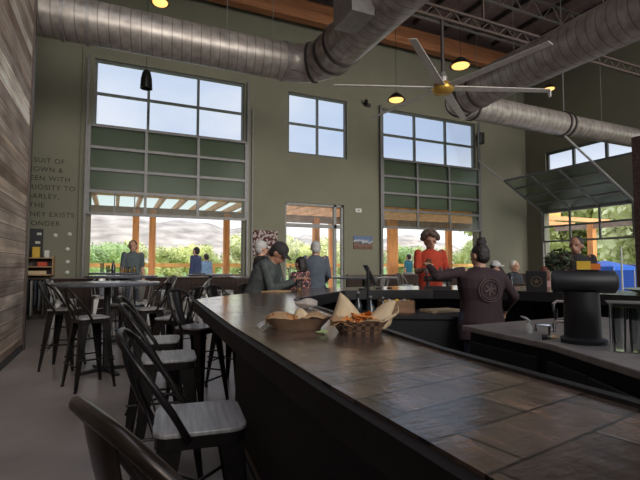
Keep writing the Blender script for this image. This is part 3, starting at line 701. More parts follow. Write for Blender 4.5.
def sheet(pts, m, name, parent, sub=3, wob=.006, seed=1):
    """crumpled paper sheet from a quad of four corners"""
    rd = random.Random(seed); n = 7; a, b, c, d = [V(p) for p in pts]; vs = []; fs = []
    nn = (b - a).cross(d - a).normalized()
    for i in range(n):
        for j in range(n):
            u, v = i / (n - 1), j / (n - 1); p = a.lerp(b, u).lerp(d.lerp(c, u), v); vs.append(p + nn * (rd.uniform(-wob, wob) + .02 * math.sin(u * PI)))
    for i in range(n - 1):
        for j in range(n - 1): k = i * n + j; fs.append((k, k + 1, k + n + 1, k + n))
    o = build(MB().add(vs, fs), name, m, parent); sm = o.modifiers.new('solid', 'SOLIDIFY'); sm.thickness = .0012
    for p in o.data.polygons: p.use_smooth = True
    return o
M['check'] = mat('checkered_tray', (.2, .12, .08), .6)
nt = M['check'].node_tree; ck = nt.nodes.new('ShaderNodeTexChecker'); ck.inputs['Scale'].default_value = 55; ck.inputs['Color1'].default_value = (.30, .17, .10, 1); ck.inputs['Color2'].default_value = (.07, .04, .03, 1)
tcc = nt.nodes.new('ShaderNodeTexCoord'); nt.links.new(tcc.outputs['Object'], ck.inputs['Vector']); nt.links.new(ck.outputs[0], nt.nodes['Principled BSDF'].inputs['Base Color'])
b1 = (.77, 1.93, 1.07)
t = basket('paper_food_tray', 'brown paper tray with leftover fried food, left one of the two on the bar', b1, .15, .085, .05, M['kraft_dark'], R(-22))
sheet([(-.14, -.05, .03), (-.02, -.07, .035), (.0, .06, .05), (-.15, .06, .055)], M['kraft'], 'liner_paper', t, seed=3)
sheet([(.0, -.05, .03), (.13, -.05, .045), (.14, .06, .055), (.01, .06, .05)], M['kraft'], 'liner_paper', t, seed=4)
sheet([(-.02, -.02, .03), (.05, -.02, .035), (.055, .02, .06), (-.01, .03, .085)], M['parchment'], 'liner_paper', t, seed=5)
rd = random.Random(5)
for k in range(11):
    build(MB().ell((rd.uniform(-.11, .11), rd.uniform(-.03, .05), .04 + rd.uniform(0, .014)), (.02, .015, .012), Euler((rd.random(), rd.random(), rd.random() * 6)).to_matrix()), 'fried_bite', M['food'], t, smooth=True)
b2 = (.965, 1.70, 1.07)
t = basket('chip_basket', 'checkered paper basket of orange chips wrapped in parchment, right one of the two', b2, .125, .095, .055, M['check'], R(-24))
sheet([(-.13, -.02, .03), (.02, -.04, .04), (.005, .03, .08), (-.08, .06, .17)], M['parchment'], 'parchment_sheet', t, seed=6, wob=.003)
sheet([(.0, .0, .035), (.12, -.04, .04), (.165, .02, .135), (.075, .06, .085)], M['parchment'], 'parchment_sheet', t, seed=8, wob=.003)
sheet([(.06, -.06, .03), (.13, -.02, .04), (.17, .0, .12), (.135, -.05, .085)], M['parchment'], 'parchment_sheet', t, seed=9)
sheet([(-.12, -.07, .035), (-.03, -.09, .03), (-.03, .0, .05), (-.13, .0, .06)], M['kraft'], 'parchment_sheet', t, seed=10)
for k in range(34):
    a = V((rd.uniform(-.075, .06), rd.uniform(-.06, .05), .045 + rd.uniform(0, .03))); q = Euler((rd.uniform(-.6, .6), rd.uniform(-.6, .6), rd.random() * 6)).to_matrix()
    build(MB().add([a + q @ V(p) for p in ((-.028, -.02, 0), (.028, -.018, .004), (0, .03, .002), (-.028, -.02, .003), (.028, -.018, .007), (0, .03, .005))], [(0, 2, 1), (3, 4, 5), (0, 1, 4, 3), (1, 2, 5, 4), (2, 0, 3, 5)]), 'tortilla_chip', M['chips'], t)
def blob(name, label, cat, c, r, m, seed, rough=.35):
    rd = random.Random(seed); mb = MB().ell((0, 0, 0), r, None, 20, 12); ph = [rd.uniform(0, 6) for _ in range(6)]
    mb.v = [tuple(V(v) * (1 + rough * (.3 * math.sin(9 * v[0] / r[0] * .5 + ph[0]) + .3 * math.sin(7 * v[1] / r[1] * .6 + ph[1]) + .3 * math.sin(5 * v[2] / r[2] + 3 * v[0] / r[0] + ph[2])))) for v in mb.v]
    zmin = min(v[2] for v in mb.v); mb.shift((c[0], c[1], c[2] - zmin)); return tag(build(mb, name, m, smooth=True), label, cat)
blob('crumpled_napkin', 'crumpled beige napkin beside the inner edge of the bar behind the trays', 'napkin', (1.17, 2.78, 1.07), (.085, .05, .03), M['napkin'], 3)
blob('lettuce_scrap', 'pale green lettuce scrap on the bar between the two food trays', 'food scrap', (.80, 1.72, 1.07), (.028, .016, .007), M['lettuce'], 4, .6)
t = thing('paper_wrapper', 'white paper corner lying on the bar left of the leftover tray', 'paper', (.63, 2.02, 1.07))
sheet([(-.03, -.05, .004), (.06, -.02, .004), (.05, .05, .006), (-.02, .04, .004)], M['paper_white'], 'wrapper', t, wob=.002)

# ------------------------------------------------------------------ stools
def rrect(hx, hy, r, n=5):
    out = []
    for cx_, cy_, a0 in ((hx - r, hy - r, 0), (-hx + r, hy - r, 90), (-hx + r, -hy + r, 180), (hx - r, -hy + r, 270)):
        for i in range(n + 1): a = R(a0 + 90 * i / n); out.append((cx_ + r * math.cos(a), cy_ + r * math.sin(a)))
    return out
def make_stool(label, metal, seatm, back=True, sh=.78):
    """faces +Y, backrest at -Y"""
    t = thing('bar_stool', label, 'bar stool'); hw = .175
    o = build(MB().prism(rrect(hw, .165, .06), sh - .018, sh), 'seat', seatm, t, bevel=.005)
    build(MB().prism(rrect(hw - .006, .159, .055), sh - .062, sh - .018), 'seat_frame', metal, t)
    for sx in (-1, 1):
        for sy in (-1, 1):
            mb = MB(); top = V((sx * .14, sy * .13, sh - .06)); ft = V((sx * .22, sy * .215, .0)); n = V((-sx, -sy, 0))
            # channel leg : two tapering flanges meeting at the corner
            for ax in (V((1, 0, 0)), V((0, 1, 0))):
                s_ = -sx if ax.x else -sy
                a0 = top + V((sx * .02, sy * .02, 0)); b0 = ft; wt, wb_ = .085, .026
                p = [a0, a0 + ax * (s_ * wt), b0 + ax * (s_ * wb_), b0]; k = V((0, -sy * .008, 0)) if ax.x else V((-sx * .008, 0, 0))
                mb.add([q for q in p] + [q + k for q in p], [(3, 2, 1, 0), (4, 5, 6, 7), (0, 1, 5, 4), (1, 2, 6, 5), (2, 3, 7, 6), (3, 0, 4, 7)])
            l = build(mb, 'leg', metal, t); build(MB().cyl((ft.x - sx * .012, ft.y - sy * .012, 0), .018, .02, 10), 'rubber_foot', M['black_plastic'], l)
    zf = .27; q = .197
    for a, b in (((-q, -q, zf), (q, -q, zf)), ((-q, q, zf + .03), (q, q, zf + .03)), ((-q, -q, zf + .06), (-q, q, zf + .06)), ((q, -q, zf + .06), (q, q, zf + .06))):
        build(MB().tube([a, b], .009, 8), 'footrest', metal, t)
    build(MB().tube([(-.16, -.15, .53), (.16, .15, .53)], .007, 6).tube([(.16, -.15, .53), (-.16, .15, .53)], .007, 6), 'cross_brace', metal, t)
    if back:
        bh = .33
        def P(u):                                           # u 0..1 along the hoop
            a = PI * u; x = -.205 * math.cos(a); sx = 1 if x > 0 else -1
            x = sx * .205 * min(1, abs(math.cos(a)) ** .62); z = sh - .03 + (bh + .03) * (math.sin(a) ** .58)
            k = (z - sh) / bh
            y = -.04 - .19 * max(0, k) ** .8 - .06 * math.sin(a) * max(0, k); x *= .90 + .14 * max(0, min(1, k)) if k < .8 else 1.0
            return V((x, y, z))
        build(MB().tube([P(i / 28) for i in range(29)], .013, 10), 'back_hoop', metal, t, smooth=True)
        def bk(x, z0, z1, y0):                              # point on back surface
            return
        mb = MB(); top = P(.5); n = 8; vs = []
        for i in range(n + 1):
            k = i / n; z = sh - .02 + (top.z - sh + .02) * k; w = .042 + .026 * k; y = -.165 + (top.y + .165) * k - .02 * math.sin(k * PI)
            for j in range(5): u = -1 + j / 2; vs.append((w * u, y + .012 * u * u, z))
        for i in range(n + 1):
            for j in range(5): x, y, z = vs[i * 5 + j]; vs.append((x, y - .006, z))
        N = (n + 1) * 5; fs = []
        for i in range(n):
            for j in range(4): k = i * 5 + j; fs += [(k, k + 1, k + 6, k + 5), (N + k, N + k + 5, N + k + 6, N + k + 1)]
            fs += [(i * 5, i * 5 + 5, N + i * 5 + 5, N + i * 5), (i * 5 + 4, N + i * 5 + 4, N + i * 5 + 9, i * 5 + 9)]
        build(mb.add(vs, fs), 'splat', metal, t, smooth=True)
        for s_ in (-1, 1):
            e = P(.5 + s_ * .2); build(MB().bar((s_ * .115, -.16, sh - .02), e, .022, .006, up=(0, 1, 0)), 'back_slat', metal, t)
    return t
stA = make_stool('worn bronze metal bar stool in the bottom left corner, nearest complete backrest', M['stool_bronze'], M['seat_wood'])
def face(dx, dy): return math.atan2(-dx, dy)
g = 'black metal stools along the bar'
stA['group'] = g; stA.scale = (1, 1, 1.025); stA.location = (.245, .86, 0); stA.rotation_euler = (0, 0, face(1, .34))
dup(stA, (.31, .37, 0), face(1, 0), 'metal bar stool with only its hoop top showing at the bottom edge')
stB = make_stool('black metal bar stool with grey wood seat, nearest one with its whole seat showing', M['stool'], M['seat_wood'])
stB['group'] = g; stB.location = (.31, 1.80, 0); stB.rotation_euler = (0, 0, face(1, -.12))
for (x, y, a, l) in ((.33, 3.06, (1, -.1), 'black metal bar stool with grey wood seat, next beyond the one in full view'),
                     (.32, 3.78, (1, -.15), 'black metal bar stool with pale seat, third beyond the bronze one along the bar'),
                     (.74, 4.42, (.7, -.75), 'black metal bar stool turned to the chamfered far corner of the bar'),
                     (1.25, 5.15, (.7, -.75), 'dark bar stool with rounded back left of the seated man in a cap'),
                     (1.72, 5.5, (.75, -.66), 'dark bar stool under the seated man in a cap'),):
    dup(stB, (x, y, 0), face(*a), l)
g2 = 'dark stools around the nearest round table'
for i, (x, y, a, l) in enumerate(((-.24, 5.72, (1, .4), 'black metal stool with its broad back toward the viewer, left of the nearest round table'),
                     (.42, 6.5, (-1, -.3), 'black stool on the right side of the nearest round table, seat pushed in'),
                     (-.6, 6.9, (1, -.3), 'black stool on the far left side of the nearest round table'),
                     (.1, 7.35, (0, -1), 'black stool behind the nearest round table'),
                     (-.05, 5.55, (.1, 1), 'black stool tucked under the near side of the nearest round table'),
                     (.62, 5.25, (-.8, .6), 'black stool with narrow hoop back in the gap between bar and nearest round table'))):
    if i == 4: continue
    q = dup(stB, (x, y, 0), face(*a), l); q['group'] = g2
stS = make_stool('galvanised metal stool in front of the small round table below the left opening', M['stool_silver'], M['stool_silver'])
stS['group'] = 'galvanised stools'; stS.location = (1.02, 10.9, 0); stS.rotation_euler = (0, 0, face(-1, -.5)); stS['label'] = 'galvanised metal stool with back right of the man in grey'
stN = make_stool('galvanised backless stool in front of the small round table below the left opening', M['stool_silver'], M['stool_silver'], back=False)
stN['group'] = 'backless galvanised stools'; stN.location = (1.78, 10.35, 0); dup(stN, (2.3, 10.3, 0), .2, 'galvanised backless stool at the front right of the small round table')
for (x, y, a, l) in ((1.3, 8.3, (-1, .3), 'galvanised metal stool right of the middle round table'),
                     
                     (-.75, 8.75, (1, 0), 'galvanised stool on the left of the middle round table'),
                     (.35, 8.0, (-.2, 1), 'galvanised stool at the near side of the middle round table'),
                     (-.2, 9.6, (.1, -1), 'galvanised stool beyond the middle round table'),
                     (5.0, 8.1, (0, 1), 'galvanised stool at the long dark table beyond the tablet'),
                     (6.2, 8.3, (-.4, 1), 'galvanised stool right of the long dark table beyond the tablet'),
                     (7.9, 11.1, (1, 0), 'galvanised stool at the pale table by the right hand opening'),
                     (9.3, 11.2, (-1, 0), 'galvanised stool right of the pale table by the right hand opening')):
    q = dup(stS, (x, y, 0), face(*a), l)

def make_table(label, loc, r, h=1.1, m=None, sq=False):
    t = thing('pub_table', label, 'table', loc)
    if sq: build(MB().prism(rrect(r, r * .6, .03), h - .035, h), 'table_top', m or M['table_top'], t, bevel=.005)
    else: o = build(MB().lathe([(0, h - .035), (r - .01, h - .035), (r, h - .025), (r, h - .006), (r - .008, h), (0, h)], n=48), 'table_top', m or M['table_top'], t); autosmooth(o)
    build(MB().tube([(0, 0, .04), (0, 0, h - .035)], .04, 16), 'pedestal', M['table_leg'], t)
    mb = MB()
    for k in range(4):
        a = PI / 2 * k + .4; mb.bar((0, 0, .045), (.36 * math.cos(a), .36 * math.sin(a), .015), .07, .05, w2=.05, h2=.025)
    build(mb, 'base', M['table_leg'], t); build(MB().cyl((0, 0, h - .05), .14, .015), 'mounting_plate', M['table_leg'], t)
    return t
make_table('nearest round pub table with a dark shiny top', (-.08, 6.42, 0), .64, 1.135)
make_table('middle round pub table just behind the nearest one', (.12, 8.75, 0), .6, 1.17)
make_table('round pub table carrying beer glasses in front of the man in grey', (-.02, 9.75, 0), .5, 1.2).location = (.0, 10.25, 0)
make_table('small round pub table below the left opening', (2.1, 10.95, 0), .55, 1.14)
make_table('rectangular dark table at the right end of the left opening', (3.4, 11.7, 0), .62, 1.05, sq=True)
make_table('wide dark table beyond the tablet register', (5.35, 9.2, 0), .8, 1.08, sq=False)
make_table('pale table by the right hand opening', (8.6, 11.3, 0), .55, 1.12, M['white_glaze'])
make_table('brown rectangular table where people sit beyond the bartender', (7.3, 5.7, 0), .6, 1.02, M['ledge'], True)
for i, (x, h, be, l) in enumerate(((-.24, .2, 0, 'tall clear glass, leftmost on the table before the man in grey'), (.12, .13, .5, 'first of the short beer glasses right of the dark bottle'), (.2, .13, .6, 'second of the short beer glasses right of the dark bottle'), (.28, .13, .55, 'third of the short beer glasses right of the dark bottle'), (.37, .14, .8, 'fullest amber beer glass at the right end of the row'), (-.13, .15, 0, 'empty tumbler between tall glass and dark bottle'))):
    tumbler((x, 10.18, 1.2), h, .035, l, 'glasses on the far round table', be or None)
t = thing('beer_bottle', 'dark bottle standing between glasses on the far round table', 'bottle', (-.03, 10.2, 1.2))
o = build(MB().lathe([(0, 0), (.04, 0), (.04, .14), (.02, .19), (.018, .25), (0, .25)], n=16), 'bottle', M.setdefault('dark_glass', M['black_plastic']), t); autosmooth(o, 50)
tag(build(MB().b2((1.7, 10.8, 1.14), (1.95, 10.95, 1.17)), 'black_wallet', M['black_plastic']), 'small black folder on the left of the small round table', 'folder')

# ------------------------------------------------------------------ people
def remesh(o, vox, smooth=2):
    r = o.modifiers.new('remesh', 'REMESH'); r.mode = 'VOXEL'; r.voxel_size = vox; r.use_smooth_shade = True
    s = o.modifiers.new('smooth', 'SMOOTH'); s.iterations = smooth; s.factor = .5
    return o
def ik(s, h, l1, l2, pole):
    d = h - s; L = min(d.length, (l1 + l2) * .995); dn = d.normalized(); h = s + dn * L
    a = (l1 * l1 - l2 * l2 + L * L) / (2 * L); k = math.sqrt(max(l1 * l1 - a * a, 0)); p = pole - dn * pole.dot(dn); p.normalize()
    return s + dn * a + p * k, h
def person(label, loc, fdir, H=1.75, sit=None, lean=0, head=(0, 0), hands=None, skin='skin', shirt=None, pants=None, hair='hair_dark', style='short', cap=None, sleeve='short', vox=.013, fat=1., emblem=False):
    t = thing('person', label, 'person', loc, face(*fdir)); s = H / 1.75
    pel = V((0, 0, .93)) if sit is None else V((0, 0, (sit + .09) / s))
    T = Matrix.Translation(pel) @ Matrix.Rotation(-lean, 4, 'X')
    sh = {k: T @ V((k * .165 * (1 + (fat - 1) * .6), 0, .485)) for k in (-1, 1)}; neck = T @ V((0, .0, .54)); hips = {k: pel + V((k * .095, 0, -.02)) for k in (-1, 1)}
    if sit is None: knee = {k: V((k * .1, .03, .5)) for k in (-1, 1)}; ank = {k: V((k * .11, -.01, .085)) for k in (-1, 1)}
    else: knee = {k: V((k * .13, .42, pel.z + .0)) for k in (-1, 1)}; ank = {k: V((k * .12, .36, max(.085, pel.z - .46))) for k in (-1, 1)}
    HM = Matrix.Translation(neck) @ Matrix.Rotation(-lean * .5 - head[0], 4, 'X') @ Matrix.Rotation(head[1], 4, 'Z')
    HR = HM.to_3x3()
    def hp(x, y, z): return HM @ V((x, y, z))
    rings = [(-.10, .12, .10), (-.02, .165, .118), (.10, .148, .108), (.2, .145, .108), (.33, .165, .118), (.43, .168, .108), (.49, .13, .082), (.53, .06, .055)]
    def torso(mb, e, lo=-9, hi=9): mb.loft([(0, 0, z, rx * fat + e, ry * fat + e) for z, rx, ry in rings if lo <= z <= hi], T)
    B = MB(); torso(B, 0)
    B.cap(T @ V((0, -.01, .47)), hp(0, 0, .06), .06, .052)
    B.ell(hp(0, -.005, .135), (.076, .096, .1), HR); B.ell(hp(0, .03, .06), (.054, .062, .058), HR)
    B.cap(hp(0, .09, .12), hp(0, .108, .088), .009, .014); B.ell(hp(0, .088, .058), (.024, .012, .012), HR)
    for k in (-1, 1):
        B.ell(hp(k * .078, -.005, .105), (.013, .02, .032), HR); B.cap(hp(k * .012, .086, .142), hp(k * .05, .07, .14), .011, .009)
    arms = {}
    hands = hands or {}
    for k in (-1, 1):
        hd = hands.get(k)
        if hd is None: hd = V((k * .235, .05, .72 if sit is None else 0)); hd = hd if sit is None else knee[k] + V((0, -.1, .1))
        else: hd = V(hd)
        pole = V((k * .35, -.9, -.4))
        el, wr = ik(sh[k], hd, .285, .25, pole); arms[k] = (el, wr)
        B.chain([sh[k] * .97 + (T @ V((0, 0, .46))) * .03, sh[k].lerp(el, .5), el], [.056, .047, .038]); B.chain([el, el.lerp(wr, .35), wr], [.038, .039, .026])
        f = (wr - el).normalized(); side = f.cross(V((0, 0, 1)));
        if side.length < .2: side = V((0, k, 0)).cross(f) if False else V((0, 1, 0))
        side.normalize(); side *= -k                       # toward the thumb
        pn = f.cross(side).normalized(); pn = pn if pn.z < 0 or abs(f.z) > .8 else -pn
        Q = Matrix((side, f, pn)).transposed()
        B.ell(wr + f * .045, (.038, .05, .018), Q)
        for j, (o_, L) in enumerate(((.03, .07), (.010, .08), (-.010, .075), (-.028, .06))):
            a = wr + side * o_ + f * .085; b = a + f * L * .5 + pn * .008; c = b + f * L * .35 + pn * .03; B.chain([a - f * .03, a, b, c], [.011, .0105, .0095, .0085])
        a = wr + side * .03 + f * .03; B.chain([a, a + side * .025 + f * .025, a + side * .03 + f * .055 + pn * .012], [.013, .011, .0095])
    for k in (-1, 1):
        B.chain([hips[k], hips[k].lerp(knee[k], .5), knee[k]], [.088 * fat, .075, .056]); B.chain([knee[k], knee[k].lerp(ank[k], .3), ank[k]], [.054, .056, .036]); B.cap(ank[k] + V((0, -.02, -.04)), ank[k] + V((0, .14, -.055)), .036, .028)
    def fin(mb, name, m, vx=vox, sm=2, rm=True, par=t):
        mb.v = [tuple(V(v) * s) for v in mb.v]; o = build(mb, name, m, par)
        if rm: remesh(o, vx, sm)
        return o
    body = fin(B, 'body', M[skin])
    for k in (-1, 1): fin(MB().ell(hp(k * .03, .08, .118), (.012, .01, .009), HR), 'eye', M['eye'], rm=False)
    # shirt
    S = MB(); torso(S, .014); S.cap(T @ V((0, -.01, .46)), T @ V((0, 0, .52)), .075, .062)
    for k in (-1, 1):
        el, wr = arms[k]; S.chain([sh[k], sh[k].lerp(el, .45), sh[k].lerp(el, .75 if sleeve == 'short' else 1)], [.057, .053, .052 if sleeve == 'short' else .048])
        if sleeve == 'long': S.chain([el, el.lerp(wr, .5), el.lerp(wr, .97)], [.052, .046, .036])
    if sit is None: S.loft([(0, 0, -.2, .185 * fat, .135), (0, 0, -.05, .185 * fat, .14), (0, 0, .05, .165 * fat, .125)], T)
    so = fin(S, 'shirt', shirt, vox, 3)
    # trousers
    Pm = MB(); Pm.loft([(0, 0, pel.z - .12, .16 * fat, .12), (0, 0, pel.z + .0, .18 * fat, .13), (0, 0, pel.z + .09, .162 * fat, .12)], None)
    for k in (-1, 1): Pm.chain([hips[k], hips[k].lerp(knee[k], .5), knee[k]], [.098 * fat, .086, .072]); Pm.chain([knee[k], knee[k].lerp(ank[k], .5), ank[k] + V((0, 0, .03))], [.07, .066, .055])
    fin(Pm, 'trousers', pants or M['denim'], vox * 1.2, 3)
    for k in (-1, 1): fin(MB().cap(ank[k] + V((0, -.025, -.035)), ank[k] + V((0, .15, -.05)), .045, .035).ell(ank[k] + V((0, 0, -.01)), (.045, .05, .05)), 'shoe', M['black_plastic'], .012, 1)
    # hair
    Hh = MB(); rd = random.Random(hash(label) % 999 if False else len(label))
    if style != 'bald':
        Hh.ell(hp(0, -.02, .15), (.084, .096, .092), HR); Hh.ell(hp(0, -.045, .1), (.078, .068, .075), HR)
    if style == 'curly':
        for _ in range(70):
            d = V((rd.gauss(0, 1), rd.gauss(0, 1), rd.gauss(0, 1))).normalized()
            if d.z < -.25 or (d.y > .45 and d.z < .35): continue
            p = V((d.x * .108, d.y * .11 - .012, d.z * .108 + .16)); Hh.ell(hp(*p), (.034, .034, .034), None, 8, 6)
    if style == 'bun':
        for _ in range(12): d = V((rd.uniform(-1, 1), rd.uniform(-1, 1), rd.uniform(-1, 1))).normalized(); Hh.ell(hp(.015 + d.x * .03, -.03 + d.y * .03, .262 + d.z * .025), (.028, .028, .025), None, 10, 6)
        Hh.ell(hp(-.035, -.05, .24), (.04, .04, .03), HR)
    if style == 'long': Hh.loft([(0, -.07, -.02, .07, .03), (0, -.06, .06, .085, .06), (0, -.03, .15, .085, .085)], HM)
    if style == 'ponytail': Hh.chain([hp(0, -.1, .14), hp(0, -.14, .08), hp(0, -.12, -.03)], [.03, .03, .012])
    if style != 'bald': fin(Hh, 'hair', M[hair], .009, 1)
    if cap:
        cm = cap; K = MB(); K.ell(hp(0, -.01, .165), (.09, .104, .088), HR); K2 = MB(); n = 12; vs = []
        for i in range(n + 1):
            a = PI * i / n; x = math.cos(a)
            vs += [tuple(hp(x * .078, .06 + .03 * math.sin(a), .165)), tuple(hp(x * .075, .075 + .095 * math.sin(a), .158 - .018 * x * x)), tuple(hp(x * .078, .06 + .03 * math.sin(a), .160)), tuple(hp(x * .075, .075 + .095 * math.sin(a), .152 - .018 * x * x))]
        fs = []
        for i in range(n): a = i * 4; b = a + 4; fs += [(a, b, b + 1, a + 1), (a + 2, a + 3, b + 3, b + 2), (a + 1, b + 1, b + 3, a + 3), (a, a + 2, b + 2, b)]
        K2.add(vs, fs); c_ = fin(K, 'cap', cm, .01, 1); fin(K2, 'brim', cm, rm=False, par=c_)
    if emblem:
        E_ = MB()
        for k in range(28):
            a0, a1 = 2 * PI * k / 28, 2 * PI * (k + 1) / 28
            for rr in (.118, .095):
                q = lambda a: T @ V((rr * math.cos(a), -(.112 * fat + .02 - .05 * abs(math.sin(a)) * 0), .31 + rr * math.sin(a))); E_.bar(q(a0), q(a1), .006, .012, up=(0, 1, 0))
        for k in range(6):
            a = 2 * PI * k / 6 + .3; E_.bar(T @ V((0, -.112 * fat - .02, .31)), T @ V((.06 * math.cos(a), -.112 * fat - .02, .31 + .06 * math.sin(a))), .012, .012, up=(0, 1, 0))
        fin(E_, 'shirt_emblem', M['emblem_print'], rm=False, par=so)
    return t
def cloth(name, c, var=.15): M[name] = mat(name, c, .85, var=var, scale=14, bump=.15); return M[name]
cloth('denim', (.04, .05, .08)); cloth('tee_grey', (.10, .12, .13)); cloth('navy_jacket', (.05, .07, .16)); cloth('light_blue', (.25, .4, .62)); cloth('dark_sweater', (.03, .032, .038))
cloth('heather', (.06, .068, .066), .35); cloth('black_cap', (.03, .026, .026)); cloth('white_cap', (.5, .48, .46)); cloth('slate_shirt', (.085, .10, .13)); cloth('orange_shirt', (.40, .038, .014)); cloth('maroon_tee', (.04, .02, .024))
cloth('teal_shirt', (.03, .17, .25)); cloth('black_tee', (.022, .02, .021)); cloth('pink_top', (.35, .2, .19)); M['emblem_print'] = mat('faded_print', (.12, .075, .075), .8)
M['pattern_top'] = mat('patterned_top', (.1, .1, .1), .8); nt = M['pattern_top'].node_tree; vo = nt.nodes.new('ShaderNodeTexVoronoi'); vo.inputs['Scale'].default_value = 14
q_ = ramp(nt, [(0, (.8, .75, .72)), (.35, (.45, .1, .1)), (.5, (.03, .03, .03)), (1, (.03, .03, .03))]); nt.links.new(vo.outputs['Distance'], q_.inputs[0]); nt.links.new(q_.outputs[0], nt.nodes['Principled BSDF'].inputs['Base Color'])

person('person in a grey t-shirt standing behind the table of beer glasses at the left opening', (.36, 10.9, 0), (.35, -1), 1.97, shirt=M['tee_grey'], style='short', head=(-.1, -.5), vox=.015)
person('person in a navy jacket standing on the patio looking left', (2.32, 14.5, .03), (-.6, .6), 1.95, shirt=M['navy_jacket'], sleeve='long', vox=.016)
person('person in a light blue shirt on the patio behind the navy jacket', (2.78, 15.3, .03), (-.3, 1), 1.75, shirt=M['light_blue'], sleeve='long', vox=.016)
person('person in a white cap and dark top standing behind the seated man', (2.22, 7.2, 0), (1, .15), 1.80, shirt=M['black_tee'], cap=M['white_cap'], sleeve='long', hair='hair_grey', vox=.014)
person('person with grey hair in a slate long sleeved shirt standing with back turned', (3.12, 7.0, 0), (.25, 1), 1.82, shirt=M['slate_shirt'], sleeve='long', hair='hair_grey', hands={-1: (-.2, .25, 1.02), 1: (.2, .25, 1.02)}, vox=.013)
person('person in a black cap and heather sweater hunched over the far corner of the bar', (1.60, 5.50, 0), (.72, -.55), 1.92, sit=.78, lean=R(24), head=(.5, 0), shirt=M['heather'], sleeve='long', skin='skin_tan', cap=M['black_cap'], hands={-1: (-.1, .5, 1.06), 1: (.12, .5, 1.06)}, vox=.010, fat=1.28)
person('person in a patterned top sitting between the cap wearer and the grey haired person', (2.62, 6.35, 0), (-.5, 1), 1.62, sit=.68, lean=R(6), shirt=M['pattern_top'], hair='hair_dark', style='long', hands={-1: (-.15, .3, .98), 1: (.15, .3, .98)}, vox=.012)
person('person with curly hair in an orange shirt holding a beer glass across the bar', (4.30, 5.42, 0), (-.45, -1), 1.90, shirt=M['orange_shirt'], skin='skin_tan', hair='hair_curl', style='curly', head=(.15, 0), hands={1: (.14, .36, 1.20), -1: (-.16, .3, 1.12)}, vox=.010)
person('person with a hair bun in a maroon top with round back emblem, tending bar', (3.14, 3.22, 0), (.25, 1), 1.60, sleeve='long', shirt=M['maroon_tee'], style='bun', hands={-1: (-.46, .22, 1.47), 1: (.36, .12, 1.02)}, vox=.009, emblem=True, fat=1.4, head=(.1, .35))
person('person in a teal shirt standing on the patio by the right hand opening', (10.45, 14.5, .03), (-.3, 1), 1.80, shirt=M['teal_shirt'], vox=.016)
person('person in a black t-shirt standing behind the draft tower, facing the viewer', (5.62, 4.02, 0), (-.9, -.75), 1.79, shirt=M['black_tee'], skin='skin_tan', style='short', fat=1.08, head=(0, -.4), vox=.011)
person('person with white hair and dark top seated against the far right wall', (7.15, 6.42, 0), (.2, -1), 1.66, sit=.62, shirt=M['dark_sweater'], hair='hair_white', hands={-1: (-.15, .3, .95), 1: (.15, .3, .95)}, vox=.013)
person('person in a white and blue cap seated just right of the bartender', (6.32, 6.1, 0), (.8, -.4), 1.62, sit=.62, shirt=M['pink_top'], cap=M['white_cap'], hands={-1: (-.15, .3, .92), 1: (.15, .3, .92)}, vox=.013)
person('person with auburn hair seated behind the emblem box', (6.35, 5.12, 0), (.3, 1), 1.58, sit=.55, shirt=M['pink_top'], hair='hair_red', style='long', vox=.013)
person('person with reddish brown hair seated right of the auburn haired one', (7.15, 5.05, 0), (-.1, 1), 1.62, sit=.55, shirt=M['maroon_tee'], hair='hair_red', style='ponytail', vox=.013)
for (x, y, l) in ((6.35, 5.1, 'auburn haired person'), (7.15, 5.0, 'reddish brown haired person')):
    q = dup(stB, (x, y, 0), 0, 'low dark stool under the seated ' + l); q.scale = (1, 1, .55 / .78); q['group'] = 'stools under seated guests'
for (x, y, s_, l) in ((7.15, 6.45, .62, 'white haired person by the wall'), (6.3, 6.1, .62, 'person in the white and blue cap'), (2.62, 6.35, .68, 'person in the patterned top')):
    q = dup(stB, (x, y, 0), PI, 'dark stool under the seated ' + l); q.scale = (1, 1, s_ / .78); q['group'] = 'stools under seated guests'
tumbler((3.98, 5.05, 1.295), .15, .038, 'glass of yellow beer held by the man in the orange shirt', beer=.8, name='beer_glass')

# ------------------------------------------------------------------ wall items
def text(body, x, z, size, right=False, parent=None):
    cu = bpy.data.curves.new('lettering', 'FONT'); cu.body = body; cu.size = size; cu.extrude = .004; cu.align_x = 'RIGHT' if right else 'LEFT'; cu.space_character = 1.12
    o = bpy.data.objects.new('text', cu); C.objects.link(o); bpy.context.view_layer.update()
    me = bpy.data.meshes.new_from_object(o.evaluated_get(bpy.context.evaluated_depsgraph_get())); bpy.data.objects.remove(o); bpy.data.curves.remove(cu)
    me.materials.clear(); me.materials.append(M['letter'])
    q = bpy.data.objects.new('lettering', me); C.objects.link(q); q.parent = parent; q.rotation_euler = (PI / 2, 0, 0); q.location = (x, -.006, z); return q
M['letter'] = mat('dark_lettering', (.03, .025, .02), .7)
t = thing('wall_quote', 'dark painted quotation in capital letters on the sage wall left of the tall window', 'wall lettering', (-1.6, YB, 1.9))
for k, (b, xr) in enumerate((('PURSUIT OF', -1.36), ('UNKNOWN &', -1.39), ('BEEN WITH', -1.22), ('CURIOSITY TO', -1.1), ('BARLEY,', -1.46), ('THE', -1.78), ('JOURNEY EXISTS', -1.1), ('WONDER', -1.42))):
    text(b, xr + 1.7, 3.99 - k * .232 - 1.9, .175, True, t)
